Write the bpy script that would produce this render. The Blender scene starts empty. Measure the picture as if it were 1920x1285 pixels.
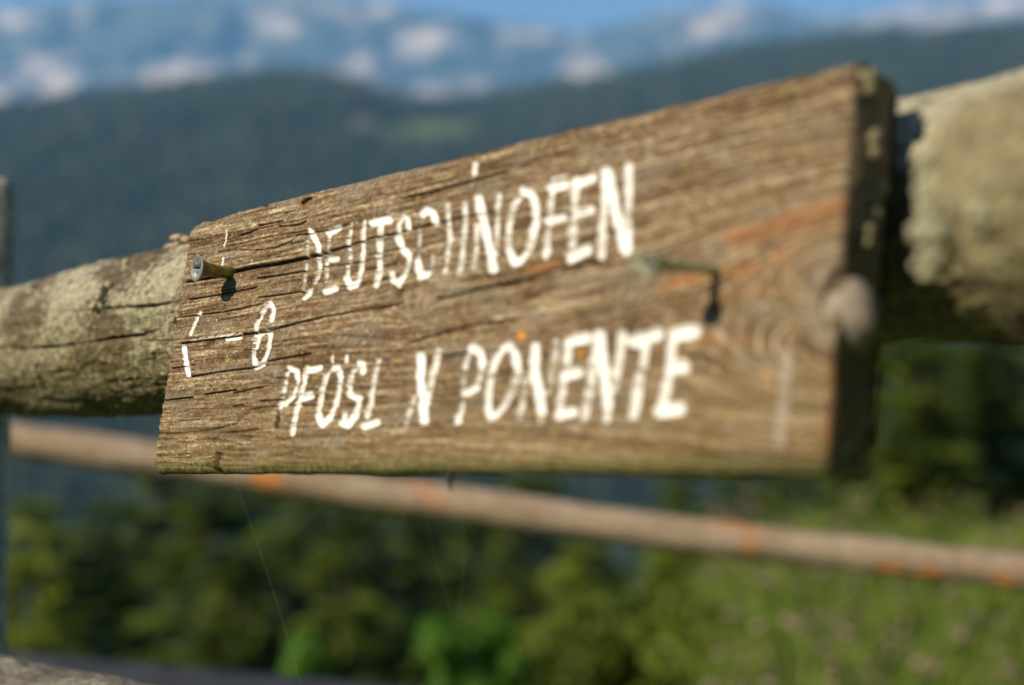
import bpy, math, random
import numpy as np
from mathutils import Vector, Matrix

S = bpy.context.scene
COL = S.collection
R_ = math.radians

# ------------------------------------------------------------------ camera
CAMZ = 1.20
F, CX, CY = 2847.0, 960.0, 642.5          # focal length and centre in photo pixels (35 mm on a 23.6 mm sensor)
cd = bpy.data.cameras.new('camera'); cam = bpy.data.objects.new('camera', cd); COL.objects.link(cam)
cam.location = (0, 0, CAMZ); cam.rotation_euler = (R_(90), 0, 0)
cd.sensor_fit = 'HORIZONTAL'; cd.sensor_width = 23.6; cd.lens = 35.0
cd.clip_start = 0.02; cd.clip_end = 60000
cd.dof.use_dof = True; cd.dof.focus_distance = 0.705; cd.dof.aperture_fstop = 2.9
S.camera = cam

# ------------------------------------------------------------------ world, sun, exposure
SUN_AZ, SUN_EL = R_(-121), R_(32)          # azimuth from +Y towards +X
w = bpy.data.worlds.new('World'); S.world = w; w.use_nodes = True
nt = w.node_tree; bg = nt.nodes['Background']
sky = nt.nodes.new('ShaderNodeTexSky'); sky.sky_type = 'NISHITA'; sky.sun_disc = False
sky.sun_elevation = SUN_EL; sky.sun_rotation = SUN_AZ; sky.altitude = 1300
sky.air_density = 1.0; sky.dust_density = 0.3; sky.ozone_density = 1.5
nt.links.new(sky.outputs[0], bg.inputs[0]); bg.inputs[1].default_value = 0.072
ld = bpy.data.lights.new('sun', 'SUN'); lo = bpy.data.objects.new('sun', ld); COL.objects.link(lo)
ld.energy = 5.0; ld.angle = R_(0.53); ld.color = (1.0, 0.87, 0.66)
SUN = Vector((math.sin(SUN_AZ)*math.cos(SUN_EL), math.cos(SUN_AZ)*math.cos(SUN_EL), math.sin(SUN_EL)))
lo.rotation_euler = SUN.to_track_quat('Z', 'Y').to_euler()
lo.location = (-6, -6, 8)
S.view_settings.view_transform = 'Standard'; S.view_settings.look = 'None'
S.view_settings.exposure = 0.68; S.view_settings.gamma = 1.0
S.render.engine = 'CYCLES'
S.cycles.use_denoising = True
S.cycles.max_bounces = 6; S.cycles.volume_bounces = 2; S.cycles.caustics_reflective = False
S.cycles.caustics_refractive = False

# ------------------------------------------------------------------ helpers
rng = np.random.default_rng(7); random.seed(7)

def tag(o, label=None, cat=None, group=None, kind=None):
    if label: o['label'] = label
    if cat: o['category'] = cat
    if group: o['group'] = group
    if kind: o['kind'] = kind
    return o
def empty(name, loc=(0, 0, 0), rz=0.0):
    o = bpy.data.objects.new(name, None); COL.objects.link(o)
    o.location = loc; o.rotation_euler = (0, 0, rz); o.empty_display_size = 0.05
    return o
def mesh_np(name, V, Fq, mat=None, parent=None, smooth=True, attrs=None, normals=None, keep=False):
    """V (n,3); Fq list/array of quads or tris with equal size"""
    Fq = np.asarray(Fq, dtype=np.int32); k = Fq.shape[1]; n = len(Fq)
    me = bpy.data.meshes.new(name)
    me.vertices.add(len(V)); me.vertices.foreach_set('co', np.asarray(V, dtype=np.float32).ravel())
    me.loops.add(n*k); me.loops.foreach_set('vertex_index', Fq.ravel())
    me.polygons.add(n); me.polygons.foreach_set('loop_start', np.arange(0, n*k, k, dtype=np.int32))
    me.polygons.foreach_set('loop_total', np.full(n, k, dtype=np.int32))
    me.polygons.foreach_set('use_smooth', np.full(n, smooth, dtype=bool))
    if attrs:
        for an, av in attrs.items():
            av = np.asarray(av, dtype=np.float32)
            if av.ndim == 2:
                a = me.attributes.new(an, 'FLOAT_VECTOR', 'POINT'); a.data.foreach_set('vector', av.ravel())
            else:
                a = me.attributes.new(an, 'FLOAT', 'POINT'); a.data.foreach_set('value', av)
    me.update(calc_edges=True)
    if normals is not None:
        me.normals_split_custom_set_from_vertices(np.asarray(normals, dtype=np.float32).tolist())
    if mat: me.materials.append(mat)
    o = bpy.data.objects.new(name, me); COL.objects.link(o)
    if parent: o.parent = parent
    return o
def grid_faces(ni, nj, wrap=False, off=0):
    i = np.arange(ni-1)[:, None]; j = np.arange(nj if wrap else nj-1)[None, :]
    j2 = (j+1) % nj
    a = i*nj+j; b = (i+1)*nj+j; c = (i+1)*nj+j2; d = i*nj+j2
    return np.stack([a+0*j, b+0*j, c, d], -1).reshape(-1, 4)+off

def _h(ix, iy, iz, seed):
    n = (ix.astype(np.int64)*73856093) ^ (iy.astype(np.int64)*19349663) ^ (iz.astype(np.int64)*83492791) ^ (seed*2654435761)
    n &= 0xffffffff
    n = ((n ^ (n >> 15))*0x2c1b3c6d) & 0xffffffff
    n = ((n ^ (n >> 12))*0x297a2d39) & 0xffffffff
    n ^= n >> 15
    return n.astype(np.float64)/0xffffffff
def noise(x, y, z=None, seed=0):
    x = np.asarray(x, float); y = np.asarray(y, float)
    ix = np.floor(x); iy = np.floor(y); fx = x-ix; fy = y-iy
    fx = fx*fx*fx*(fx*(fx*6-15)+10); fy = fy*fy*fy*(fy*(fy*6-15)+10)
    if z is None:
        zz = np.zeros_like(ix)
        a = _h(ix, iy, zz, seed); b = _h(ix+1, iy, zz, seed); c = _h(ix, iy+1, zz, seed); d = _h(ix+1, iy+1, zz, seed)
        return ((a*(1-fx)+b*fx)*(1-fy)+(c*(1-fx)+d*fx)*fy)*2-1
    z = np.asarray(z, float)+0*x; iz = np.floor(z); fz = z-iz; fz = fz*fz*(3-2*fz)
    r = 0
    for dz, wz in ((0, 1-fz), (1, fz)):
        a = _h(ix, iy, iz+dz, seed); b = _h(ix+1, iy, iz+dz, seed); c = _h(ix, iy+1, iz+dz, seed); d = _h(ix+1, iy+1, iz+dz, seed)
        r = r+((a*(1-fx)+b*fx)*(1-fy)+(c*(1-fx)+d*fx)*fy)*wz
    return r*2-1
def fbm(x, y, z=None, seed=0, o=4, g=0.5):
    r = 0; a = 1.0; t = 0.0; f = 1.0
    for k in range(o):
        r = r+a*noise(x*f, y*f, None if z is None else z*f, seed+k*17); t += a; a *= g; f *= 2.03
    return r/t
def sstep(a, b, x):
    t = np.clip((x-a)/(b-a), 0, 1); return t*t*(3-2*t)

def px(u, v, depth):                       # a photo pixel at a given distance in front of the camera
    return np.array([(u-CX)/F*depth, depth, CAMZ-(v-CY)/F*depth])

# ------------------------------------------------------------------ materials
class NT:
    def __init__(s, name):
        s.m = bpy.data.materials.new(name); s.m.use_nodes = True; s.t = s.m.node_tree
        s.b = s.t.nodes['Principled BSDF']; s.b.inputs['Roughness'].default_value = 0.85
        s.b.inputs['Specular IOR Level'].default_value = 0.25
    def n(s, typ, **kw):
        x = s.t.nodes.new(typ)
        for k, v in kw.items(): setattr(x, k, v)
        return x
    def put(s, sock, v):
        if isinstance(v, bpy.types.NodeSocket): s.t.links.new(v, sock)
        elif isinstance(v, (tuple, list)) and len(v) == 3 and sock.type == 'RGBA': sock.default_value = (*v, 1)
        else: sock.default_value = v
    def attr(s, name, vec=False):
        a = s.n('ShaderNodeAttribute'); a.attribute_name = name
        return a.outputs['Vector' if vec else 'Fac']
    def obj(s): return s.n('ShaderNodeTexCoord').outputs['Object']
    def scale(s, v, sc, loc=(0, 0, 0)):
        m = s.n('ShaderNodeMapping'); s.put(m.inputs['Vector'], v); m.inputs['Scale'].default_value = sc; m.inputs['Location'].default_value = loc
        return m.outputs[0]
    def noise(s, v, sc=1.0, det=3.0, rough=0.55, dist=0.0):
        m = s.n('ShaderNodeTexNoise'); s.put(m.inputs['Vector'], v)
        m.inputs['Scale'].default_value = sc; m.inputs['Detail'].default_value = det
        m.inputs['Roughness'].default_value = rough; m.inputs['Distortion'].default_value = dist
        return m.outputs['Fac']
    def vor(s, v, sc=1.0):
        m = s.n('ShaderNodeTexVoronoi'); s.put(m.inputs['Vector'], v); m.inputs['Scale'].default_value = sc
        return m.outputs['Distance']
    def ramp(s, f, stops):
        m = s.n('ShaderNodeValToRGB'); s.put(m.inputs[0], f); e = m.color_ramp.elements
        while len(e) < len(stops): e.new(0.5)
        for k, (p, c) in enumerate(stops):
            e[k].position = p; e[k].color = (*c, 1) if isinstance(c, tuple) else (c, c, c, 1)
        return m.outputs[0]
    def mix(s, f, a, b, typ='MIX'):
        m = s.n('ShaderNodeMix', data_type='RGBA', blend_type=typ, clamp_factor=True)
        s.put(m.inputs[0], f); s.put(m.inputs[6], a); s.put(m.inputs[7], b)
        return m.outputs[2]
    def math(s, op, a, b=0.0, clamp=False):
        m = s.n('ShaderNodeMath', operation=op, use_clamp=clamp); s.put(m.inputs[0], a); s.put(m.inputs[1], b)
        return m.outputs[0]
    def bump(s, h, strength=0.3, dist=0.001):
        m = s.n('ShaderNodeBump'); s.put(m.inputs['Height'], h); m.inputs['Strength'].default_value = strength
        m.inputs['Distance'].default_value = dist
        s.t.links.new(m.outputs[0], s.b.inputs['Normal'])
    def col(s, c): s.put(s.b.inputs['Base Color'], c); return s.m

def wood_sign_material():
    q = NT('weathered_sign_wood')
    gc = q.attr('gc', True)
    n1 = q.noise(q.scale(gc, (7, 210, 8)), 1, 4, 0.6)
    n2 = q.noise(q.scale(gc, (26, 800, 40)), 1, 3, 0.65)
    n3 = q.noise(q.scale(gc, (220, 700, 60)), 1, 3, 0.65)
    hg = q.attr('hgt')
    f = q.math('ADD', q.math('MULTIPLY', n1, 0.27), q.math('MULTIPLY', n2, 0.55))
    f = q.math('ADD', f, q.math('MULTIPLY', n3, 0.38))
    n4 = q.noise(q.scale(gc, (620, 1000, 60), (5, 5, 5)), 1, 2, 0.7)
    f = q.math('ADD', f, q.math('MULTIPLY', hg, 0.26))
    f = q.math('ADD', f, q.math('MULTIPLY', q.math('SUBTRACT', n4, 0.5), 0.40))
    c = q.ramp(f, [(0.56, (0.040, 0.020, 0.009)), (0.66, (0.102, 0.059, 0.028)), (0.74, (0.178, 0.117, 0.062)), (0.82, (0.285, 0.212, 0.126)), (0.94, (0.56, 0.47, 0.33))])
    # silver-grey weathered plates, crossed by slanting fibres
    pl = q.noise(q.scale(gc, (30, 95, 5), (3, 1, 0)), 1, 2, 0.5)
    fib = q.noise(q.scale(q.attr('fc', True), (1, 1, 1)), 1, 2, 0.6)
    pm = q.ramp(pl, [(0.53, 0.0), (0.62, 1.0)])
    grey = q.ramp(fib, [(0.36, (0.080, 0.060, 0.040)), (0.5, (0.165, 0.135, 0.095)), (0.64, (0.36, 0.31, 0.235))])
    c = q.mix(q.math('MULTIPLY', pm, 0.55), c, grey)
    # russet in the soft earlywood
    ru = q.noise(q.scale(gc, (28, 420, 9), (0, 7, 2)), 1, 3, 0.6)
    c = q.mix(q.ramp(ru, [(0.56, 0.0), (0.72, 0.55)]), c, (0.120, 0.056, 0.020))
    # algae towards the lower edge and crusts of yellow lichen
    al = q.noise(q.scale(gc, (60, 160, 7), (9, 3, 2)), 1, 4, 0.65)
    alm = q.math('MULTIPLY', q.attr('algae'), q.ramp(al, [(0.35, 0.25), (0.62, 1.0)]))
    c = q.mix(q.math('MULTIPLY', alm, 0.62), c, (0.20, 0.155, 0.055))
    sp = q.noise(q.scale(gc, (170, 330, 7), (1, 5, 8)), 1, 3, 0.6)
    c = q.mix(q.ramp(sp, [(0.655, 0.0), (0.70, 0.75)]), c, (0.42, 0.245, 0.035))
    sp2 = q.noise(q.scale(gc, (300, 620, 7), (4, 2, 6)), 1, 2, 0.6)
    c = q.mix(q.ramp(sp2, [(0.67, 0.0), (0.72, 0.8)]), c, (0.58, 0.53, 0.42))
    # moss
    mo = q.noise(q.scale(gc, (400, 400, 400), (1, 1, 1)), 1, 3, 0.7)
    mosc = q.ramp(mo, [(0.35, (0.04, 0.038, 0.012)), (0.55, (0.13, 0.125, 0.035)), (0.7, (0.26, 0.235, 0.09))])
    c = q.mix(q.attr('moss'), c, mosc)
    # stains, pencil lines, decay in the cracks
    c = q.mix(q.math('MULTIPLY', q.attr('rust'), q.ramp(n2, [(0.3, 0.9), (0.7, 0.35)])), c, (0.16, 0.062, 0.018))
    c = q.mix(q.math('MULTIPLY', q.attr('orange'), q.ramp(n1, [(0.35, 0.25), (0.6, 1.0)])), c, (0.40, 0.145, 0.035))
    c = q.mix(q.math('MULTIPLY', q.attr('pale'), 0.7), c, q.mix(n2, (0.20, 0.16, 0.11), (0.42, 0.36, 0.27)))
    c = q.mix(q.attr('green'), c, (0.22, 0.25, 0.17))
    c = q.mix(q.attr('spot'), c, (0.62, 0.27, 0.02))
    c = q.mix(q.attr('hole_shade'), c, (0.045, 0.022, 0.008))
    c = q.mix(q.math('MULTIPLY', q.attr('crack'), 0.75), c, (0.035, 0.022, 0.013))
    # white paint, dirtied along the grain
    pd = q.ramp(q.math('ADD', q.math('MULTIPLY', n2, 0.6), q.math('MULTIPLY', n3, 0.4)), [(0.34, (0.56, 0.50, 0.40)), (0.46, (0.82, 0.80, 0.76)), (0.6, (0.88, 0.88, 0.86))])
    pmask = q.attr('paint')
    pg = q.math('MULTIPLY', q.attr('pgrey'), q.ramp(q.noise(q.scale(gc, (420, 420, 60), (2, 8, 4)), 1, 3, 0.65), [(0.38, 0.25), (0.62, 1.0)]))
    pd = q.mix(pg, pd, (0.40, 0.345, 0.26))
    c = q.mix(pmask, c, pd)
    q.col(c)
    q.put(q.b.inputs['Roughness'], q.ramp(pmask, [(0.3, 0.88), (0.9, 0.6)]))
    q.bump(q.math('ADD', q.math('MULTIPLY', n3, 0.6), q.math('MULTIPLY', fib, 0.4)), 0.55, 0.0006)
    return q.m

def log_material(name, lichen, bare, lichen_amt, algae=0.6, orange=0.0):
    q = NT(name)
    lc = q.attr('lc', True)                # (along, round, out) in metres on the log's own skin
    n1 = q.noise(q.scale(lc, (16, 26, 20)), 1, 5, 0.62)
    n2 = q.noise(q.scale(lc, (70, 420, 60)), 1, 3, 0.6)
    n3 = q.noise(q.scale(lc, (260, 300, 260), (3, 3, 3)), 1, 3, 0.65)
    wood = q.ramp(n2, [(0.3, tuple(x*0.45 for x in bare)), (0.5, bare), (0.7, tuple(min(1, x*1.6) for x in bare))])
    lich = q.ramp(n3, [(0.3, tuple(x*0.55 for x in lichen)), (0.5, lichen), (0.68, tuple(min(0.8, x*1.5) for x in lichen))])
    m = q.math('ADD', q.math('MULTIPLY', n1, 0.75), q.math('MULTIPLY', n3, 0.28))
    mask = q.ramp(m, [(0.60-lichen_amt*0.22, 0.0), (0.68-lichen_amt*0.22, 1.0)])
    c = q.mix(mask, wood, lich)
    am = q.math('MULTIPLY', q.attr('algae'), q.ramp(n1, [(0.3, 0.5), (0.6, 1.0)]))
    c = q.mix(q.math('MULTIPLY', am, algae), c, q.ramp(n3, [(0.35, (0.055, 0.045, 0.014)), (0.55, (0.15, 0.125, 0.045)), (0.70, (0.36, 0.32, 0.18))]))
    yl = q.noise(q.scale(lc, (120, 130, 120), (7, 1, 3)), 1, 3, 0.6)
    c = q.mix(q.ramp(yl, [(0.66, 0.0), (0.72, 0.7)]), c, (0.36, 0.30, 0.09))
    if orange:
        og = q.noise(q.scale(lc, (9, 16, 9), (2, 6, 1)), 1, 3, 0.6)
        c = q.mix(q.ramp(og, [(0.60, 0.0), (0.68, orange)]), c, (0.62, 0.19, 0.02))
        c = q.mix(q.math('MULTIPLY', q.attr('spot'), q.ramp(n3, [(.3, .35), (.6, .95)])), c, (0.58, 0.19, 0.025))
    c = q.mix(q.math('MULTIPLY', q.attr('crack'), 0.8), c, (0.03, 0.022, 0.014))
    q.col(c); q.bump(q.math('ADD', n3, q.math('MULTIPLY', n2, 0.5)), 0.7, 0.0012)
    return q.m

def plain(name, c, rough=0.8, metal=0.0, var=0.25, sc=30.0, bump=0.0):
    q = NT(name); n = q.noise(q.obj(), sc, 4, 0.6)
    q.col(q.ramp(n, [(0.3, tuple(x*(1-var) for x in c)), (0.7, tuple(min(1, x*(1+var)) for x in c))]))
    q.b.inputs['Roughness'].default_value = rough; q.b.inputs['Metallic'].default_value = metal
    if bump: q.bump(n, 0.6, bump)
    return q.m

def leaf_material(name, a, b, trans=0.14, sc=1.2):
    q = NT(name)
    oi = q.n('ShaderNodeObjectInfo').outputs['Random']
    g = q.n('ShaderNodeNewGeometry').outputs['Random Per Island']
    pn = q.ramp(q.noise(q.obj(), sc, 3, 0.6), [(0.36, 0.0), (0.64, 1.0)])
    f = q.math('ADD', q.math('MULTIPLY', g, 0.42), q.math('ADD', q.math('MULTIPLY', oi, 0.16), q.math('MULTIPLY', pn, 0.42)))
    q.col(q.ramp(f, [(0.05, a), (0.95, b)]))
    q.b.inputs['Roughness'].default_value = 0.6
    q.b.inputs['Subsurface Weight'].default_value = 0.0
    tr = q.n('ShaderNodeBsdfTranslucent'); q.t.links.new(q.b.inputs['Base Color'].links[0].from_socket, tr.inputs[0])
    mx = q.n('ShaderNodeMixShader'); mx.inputs[0].default_value = trans
    q.t.links.new(q.b.outputs[0], mx.inputs[1]); q.t.links.new(tr.outputs[0], mx.inputs[2])
    q.t.links.new(mx.outputs[0], q.t.nodes['Material Output'].inputs[0])
    return q.m

# ------------------------------------------------------------------ terrain
RIDGE = [(-2600, 330), (-700, 250), (0, 207), (180, 182), (330, 166), (530, 146), (650, 158), (770, 192), (870, 196), (1000, 172), (1200, 145), (1400, 98), (1600, 72), (1920, 55), (2600, 60), (4500, 200)]
RR = 2400.0
def ridge_top(az):
    u = CX+F*np.tan(np.clip(az, -1.2, 1.2))
    v = np.interp(u, [p[0] for p in RIDGE], [p[1] for p in RIDGE])
    return CAMZ+RR*np.cos(np.clip(az, -1.2, 1.2))*(CY-v)/F
PR = [0, 3, 8, 14, 24, 36, 60, 110, 220, 420, 700, 1100]
PL = [0, -0.35, -2.6, -6.0, -11.5, -17, -26, -40, -68, -105, -125, -60]
PRT = [0, -0.05, -0.35, -2.2, -8.5, -15, -25, -40, -68, -105, -125, -60]
def ground_z(x, y):
    x = np.asarray(x, float); y = np.asarray(y, float)
    r = np.hypot(x, y); az = np.arctan2(x, y)
    front = sstep(-0.2, 0.5, np.cos(az))
    k = sstep(0.03, 0.13, az)
    near = np.interp(r, PR, PL)*(1-k)+np.interp(r, PR, PRT)*k
    ui = (r-1100)/(RR-1100)
    top = ridge_top(az)
    far = -60+(top+60)*np.clip(ui, 0, 1)**0.9
    far = far*front+(1-front)*(-60+0.02*(r-1100))
    beyond = np.maximum(top*front-0.25*(r-RR), -150)
    z = np.where(r < 1100, near, np.where(r < RR, far, beyond))
    back = 0.25*r*(1-front)                # the slope climbs behind the camera
    z = z*front+(1-front)*np.minimum(back, 220)*sstep(0, 4, r)
    amp = np.clip(r*0.004, 0, 14)*sstep(6, 30, r)
    amp = amp*np.where(r > 1900, np.clip((2900-r)/1000, 0.15, 1), 1)
    z = z+amp*fbm(x/159, y/159, seed=3)*front
    z = z+45*sstep(900, 1500, r)*np.clip((RR-r)/500, 0, 1)*fbm(x/330, y/520, seed=8, o=3)*front
    return z

def ground():
    rs = np.concatenate([[0], np.geomspace(0.6, 1100, 110), np.linspace(1150, 2700, 50), np.geomspace(2900, 11000, 16)])
    az = np.concatenate([np.linspace(-np.pi, -0.5, 40, endpoint=False), np.linspace(-0.5, 0.5, 200, endpoint=False), np.linspace(0.5, np.pi, 40, endpoint=False)])
    A, B = np.meshgrid(rs, az, indexing='ij')
    X = A*np.sin(B); Y = A*np.cos(B); Z = ground_z(X, Y)
    q = NT('mountain_ground')
    ob = q.obj()
    n1 = q.noise(ob, 0.9, 5, 0.65); n2 = q.noise(ob, 0.004, 5, 0.6)
    grass = q.ramp(n1, [(0.3, (0.035, 0.060, 0.012)), (0.55, (0.075, 0.115, 0.022)), (0.75, (0.14, 0.15, 0.045))])
    wood = q.ramp(n2, [(0.35, (0.014, 0.026, 0.012)), (0.6, (0.030, 0.048, 0.020))])
    c = q.mix(q.attr('wood'), grass, wood)
    c = q.mix(q.attr('meadow'), c, (0.13, 0.17, 0.05))
    q.col(c); q.bump(n1, 0.6, 0.05)
    me_u = CX+F*np.tan(np.clip(B, -1.2, 1.2)); dep = A*np.cos(B)
    V_ = CY-(Z-CAMZ)*F/np.maximum(dep, 0.1)
    mead = np.exp(-(((me_u-800)/105)**2+((V_-248)/20)**2)**2)*(A > 1000)
    mead = np.maximum(mead, 0.6*np.exp(-(((me_u-150)/35)**2+((V_-325)/28)**2)**2)*(A > 900))
    V = np.stack([X, Y, Z], -1).reshape(-1, 3)
    o = mesh_np('ground', V, grid_faces(len(rs), len(az), True)[:, ::-1], q.m, attrs={'wood': sstep(45, 140, A).ravel(), 'meadow': mead.ravel()})
    tag(o, kind='structure')
ground()

def mountains():
    SKY = [(-3000, 120), (-900, 60), (0, 15), (80, 8), (200, 0), (450, -8), (560, -16), (700, 0), (800, 24), (950, 40), (1080, 56), (1150, 50), (1250, 24), (1370, 6), (1440, 10), (1520, 32), (1620, 30), (1720, 4), (1920, -12), (2800, 10), (4800, 90)]
    us = np.linspace(-3000, 4800, 620); ts = np.linspace(0, 1, 70)
    U, T = np.meshgrid(us, ts, indexing='ij')
    top = np.interp(U, [p[0] for p in SKY], [p[1] for p in SKY])+7*fbm(U/45, U*0+3, seed=21)
    base = 480.0
    rock = np.zeros_like(U)
    v = base+(top-base)*T
    depth = 6400+2300*T**1.3+420*fbm(U/170, T*3.2, seed=9)+160*fbm(U/45, T*9, seed=10)*np.sin(np.pi*T)
    n = fbm(U/60, v/22, seed=31, o=4)
    for (a, b, sx, sy, k) in ((320, 122, 55, 34, 1.1), (90, 155, 70, 36, 1.1), (40, 38, 50, 22, .8), (150, 26, 40, 16, .7), (520, 38, 45, 24, 1.0), (680, 112, 38, 26, 1.0), (768, 92, 40, 36, 1.15), (790, 165, 40, 26, 1.0), (1105, 138, 42, 32, 1.15), (860, 95, 22, 18, .6), (940, 100, 24, 22, .6), (1340, 45, 80, 26, 1.0), (1440, 45, 40, 22, .8), (1220, 80, 60, 20, .6), (1760, 28, 120, 24, .9), (10, 190, 40, 20, .9), (700, 15, 80, 16, .6), (600, 10, 60, 16, .7), (1880, 20, 60, 20, .9), (240, 20, 70, 14, .5)):
        rock = np.maximum(rock, k*np.exp(-((U-a)/sx)**2-((v-b)/sy)**2))
    n2_ = fbm(U/150, v/38, seed=35, o=5, g=.6)
    rock = sstep(0.12, 0.78, rock*.70+0.75*n+0.80*n2_+.05+0.12*sstep(70, 0, v-top))
    out = (U < -40)+(U > 1960)
    rock = np.where(out, sstep(0.1, 0.35, n+0.5*(T-0.75)), rock)
    depth = depth-60*rock
    X = (U-CX)/F*depth; Z = CAMZ+(CY-v)/F*depth
    V = np.stack([X, depth, Z], -1).reshape(-1, 3)
    # rear slope so that the massif is solid
    q = NT('mountain_rock_and_forest')
    ob = q.obj()
    a = q.noise(ob, 0.006, 6, 0.65)
    rk = q.ramp(a, [(0.35, (0.34, 0.27, 0.22)), (0.65, (0.66, 0.54, 0.44))])
    gr = q.ramp(q.noise(ob, 0.003, 5, 0.6), [(0.35, (0.022, 0.036, 0.030)), (0.65, (0.085, 0.095, 0.065))])
    q.col(q.mix(q.attr('rock'), gr, rk))
    ni, nj = len(us), len(ts)
    back = V.reshape(ni, nj, 3)[:, -1].copy(); back[:, 1] += 1500; back[:, 2] = -140
    V2 = np.concatenate([V, back])
    Fq = grid_faces(ni, nj)
    i = np.arange(ni-1); Fb = np.stack([i*nj+nj-1, (i+1)*nj+nj-1, ni*nj+i+1, ni*nj+i], -1)
    o = mesh_np('mountains', V2, np.concatenate([Fq, Fb]), q.m, attrs={'rock': np.concatenate([rock.ravel(), np.zeros(ni)])})
    tag(o, kind='structure')
mountains()

def far_forest():
    n = 26000
    r = np.sqrt(rng.uniform(260**2, 2480**2, n)); az = rng.uniform(-0.43, 0.43, n)
    x = r*np.sin(az); y = r*np.cos(az); z = ground_z(x, y)
    u = CX+F*x/y; v = CY-(z-CAMZ)*F/y
    keep = ~((((u-800)/110)**2+((v-248)/22)**2 < 1) & (r > 1000)) & ~((((u-680)/34)**2+((v-240)/24)**2 < 1) & (r > 900)) & (noise(x/90, y/90, seed=4)+0.75 > 0)
    x, y, z, r = x[keep], y[keep], z[keep], r[keep]; n = len(x)
    h = rng.uniform(13, 25, n); w_ = h*rng.uniform(.17, .27, n)
    k = 5; ang = np.arange(k)/k*2*np.pi
    ring = np.stack([x[:, None]+w_[:, None]*np.cos(ang+x[:, None]), y[:, None]+w_[:, None]*np.sin(ang+x[:, None]), np.repeat(z[:, None]+1, k, 1)], -1)
    tip = np.stack([x, y, z+h], -1)[:, None]
    V = np.concatenate([ring, tip], 1).reshape(-1, 3)
    b = np.arange(n)[:, None]*6
    Fq = np.concatenate([np.stack([b[:, 0]+j, b[:, 0]+(j+1) % k, b[:, 0]+5], -1) for j in range(k)])
    o = mesh_np('forest', V, Fq, leaf_material('far_spruce', (0.010, 0.022, 0.014), (0.034, 0.052, 0.020), 0.0, 0.006), smooth=False)
    tag(o, 'dense spruce forest covering the slope of the far ridge', 'forest', kind='stuff')
far_forest()

def box_mesh(V, Fs, x0, x1, y0, y1, z0, z1):
    b = len(V)
    V += [(x0, y0, z0), (x1, y0, z0), (x1, y1, z0), (x0, y1, z0), (x0, y0, z1), (x1, y0, z1), (x1, y1, z1), (x0, y1, z1)]
    Fs += [[b+i for i in f] for f in ((0, 3, 2, 1), (4, 5, 6, 7), (0, 1, 5, 4), (1, 2, 6, 5), (2, 3, 7, 6), (3, 0, 4, 7))]
def farmhouse():
    d = 1750.0; p = px(680, 238, d); gz = float(ground_z(p[0], p[1]))
    root = empty('farmhouse', (p[0], p[1], gz-1.0), 0.35)
    # put it on the slope where that line of sight meets the ground
    for dd in np.arange(900, 2380, 4.0):
        p = px(680, 240, dd); g = float(ground_z(p[0], p[1]))
        if g >= p[2]: break
    root.location = (p[0], p[1], g-1.5)
    V, Fs = [], []; box_mesh(V, Fs, -11, 11, -7, 7, 0, 9)
    wall = mesh_np('wall', V, Fs, plain('white_render', (0.72, 0.68, 0.60), 0.9, sc=0.4), root, smooth=False)
    lb = plain('larch_boards', (0.20, 0.11, 0.06))
    for x in (-11, 11): mesh_np('gable', [(x, -7, 9), (x, 7, 9), (x, 0, 13.6)], [(0, 1, 2)], lb, root, smooth=False)
    V, Fs = [], []
    for s in (-1, 1):
        k = len(V)
        V += [(-12.5, s*9, 7.7), (12.5, s*9, 7.7), (12.5, 0, 13.8), (-12.5, 0, 13.8), (-12.5, s*9, 8.1), (12.5, s*9, 8.1), (12.5, 0, 14.2), (-12.5, 0, 14.2)]
        Fs += [[k+i for i in f] for f in ((0, 1, 2, 3), (4, 5, 6, 7), (0, 1, 5, 4), (0, 3, 7, 4), (1, 2, 6, 5))]
    roof = mesh_np('roof', V, Fs, plain('grey_shingles', (0.24, 0.20, 0.17), sc=0.6), root, smooth=False)
    V, Fs = [], []; box_mesh(V, Fs, 3, 4.4, 1, 2.4, 11.5, 15.6); mesh_np('chimney', V, Fs, plain('chimney_render', (0.6, 0.55, 0.5)), roof, smooth=False)
    gm = plain('dark_pane', (0.03, 0.035, 0.04), 0.2)
    for k in range(5):
        for zz in (1.6, 5.2):
            V, Fs = [], []; x = -8.4+k*4.1; box_mesh(V, Fs, x, x+1.3, -7.12, -6.95, zz, zz+1.7); mesh_np('window', V, Fs, gm, root, smooth=False)
    tag(root, 'pale farmhouse with a grey roof alone beside a clearing on the forested ridge', 'farmhouse')
farmhouse()

# ------------------------------------------------------------------ vegetation
def conifer_mesh(seed, H=10.0, tiers=26, per=15, spread=0.20):
    r = np.random.default_rng(seed); V = []; Fs = []
    for t in range(tiers):
        k = t/(tiers-1); z0 = H*(0.07+0.92*k); L = (H*spread*(1-k)**0.85+0.12)
        n = max(5, int(per*(1-0.6*k)))
        for b in range(n):
            a = r.uniform(0, 2*np.pi); l = L*r.uniform(0.6, 1.12); droop = r.uniform(0.15, 0.55)*(1-0.5*k)
            ca, sa = math.cos(a), math.sin(a)
            for g in range(7):             # needle sprays along the branch
                d = l*(0.25+0.75*(g+r.uniform(0, 1))/7); zz = z0-droop*d+0.18*d*d/max(l, .1)*.6+r.uniform(-.08, .08)
                wd = (0.34-0.2*d/max(l, .01))*r.uniform(0.6, 1.2)*H/10; ln = r.uniform(.28, .55)*H/10
                for s in (-1, 1):
                    i = len(V)
                    px_, py_ = ca*d, sa*d
                    tx, ty = ca*ln*.7-s*sa*wd, sa*ln*.7+s*ca*wd
                    V += [(px_, py_, zz), (px_+ca*ln*.5, py_+sa*ln*.5, zz-.05), (px_+tx, py_+ty, zz-r.uniform(.02, .24)), (px_-s*sa*wd*.5, py_+s*ca*wd*.5, zz-r.uniform(.0, .16))]
                    Fs.append((i, i+1, i+2, i+3))
    return np.array(V), np.array(Fs)
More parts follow.
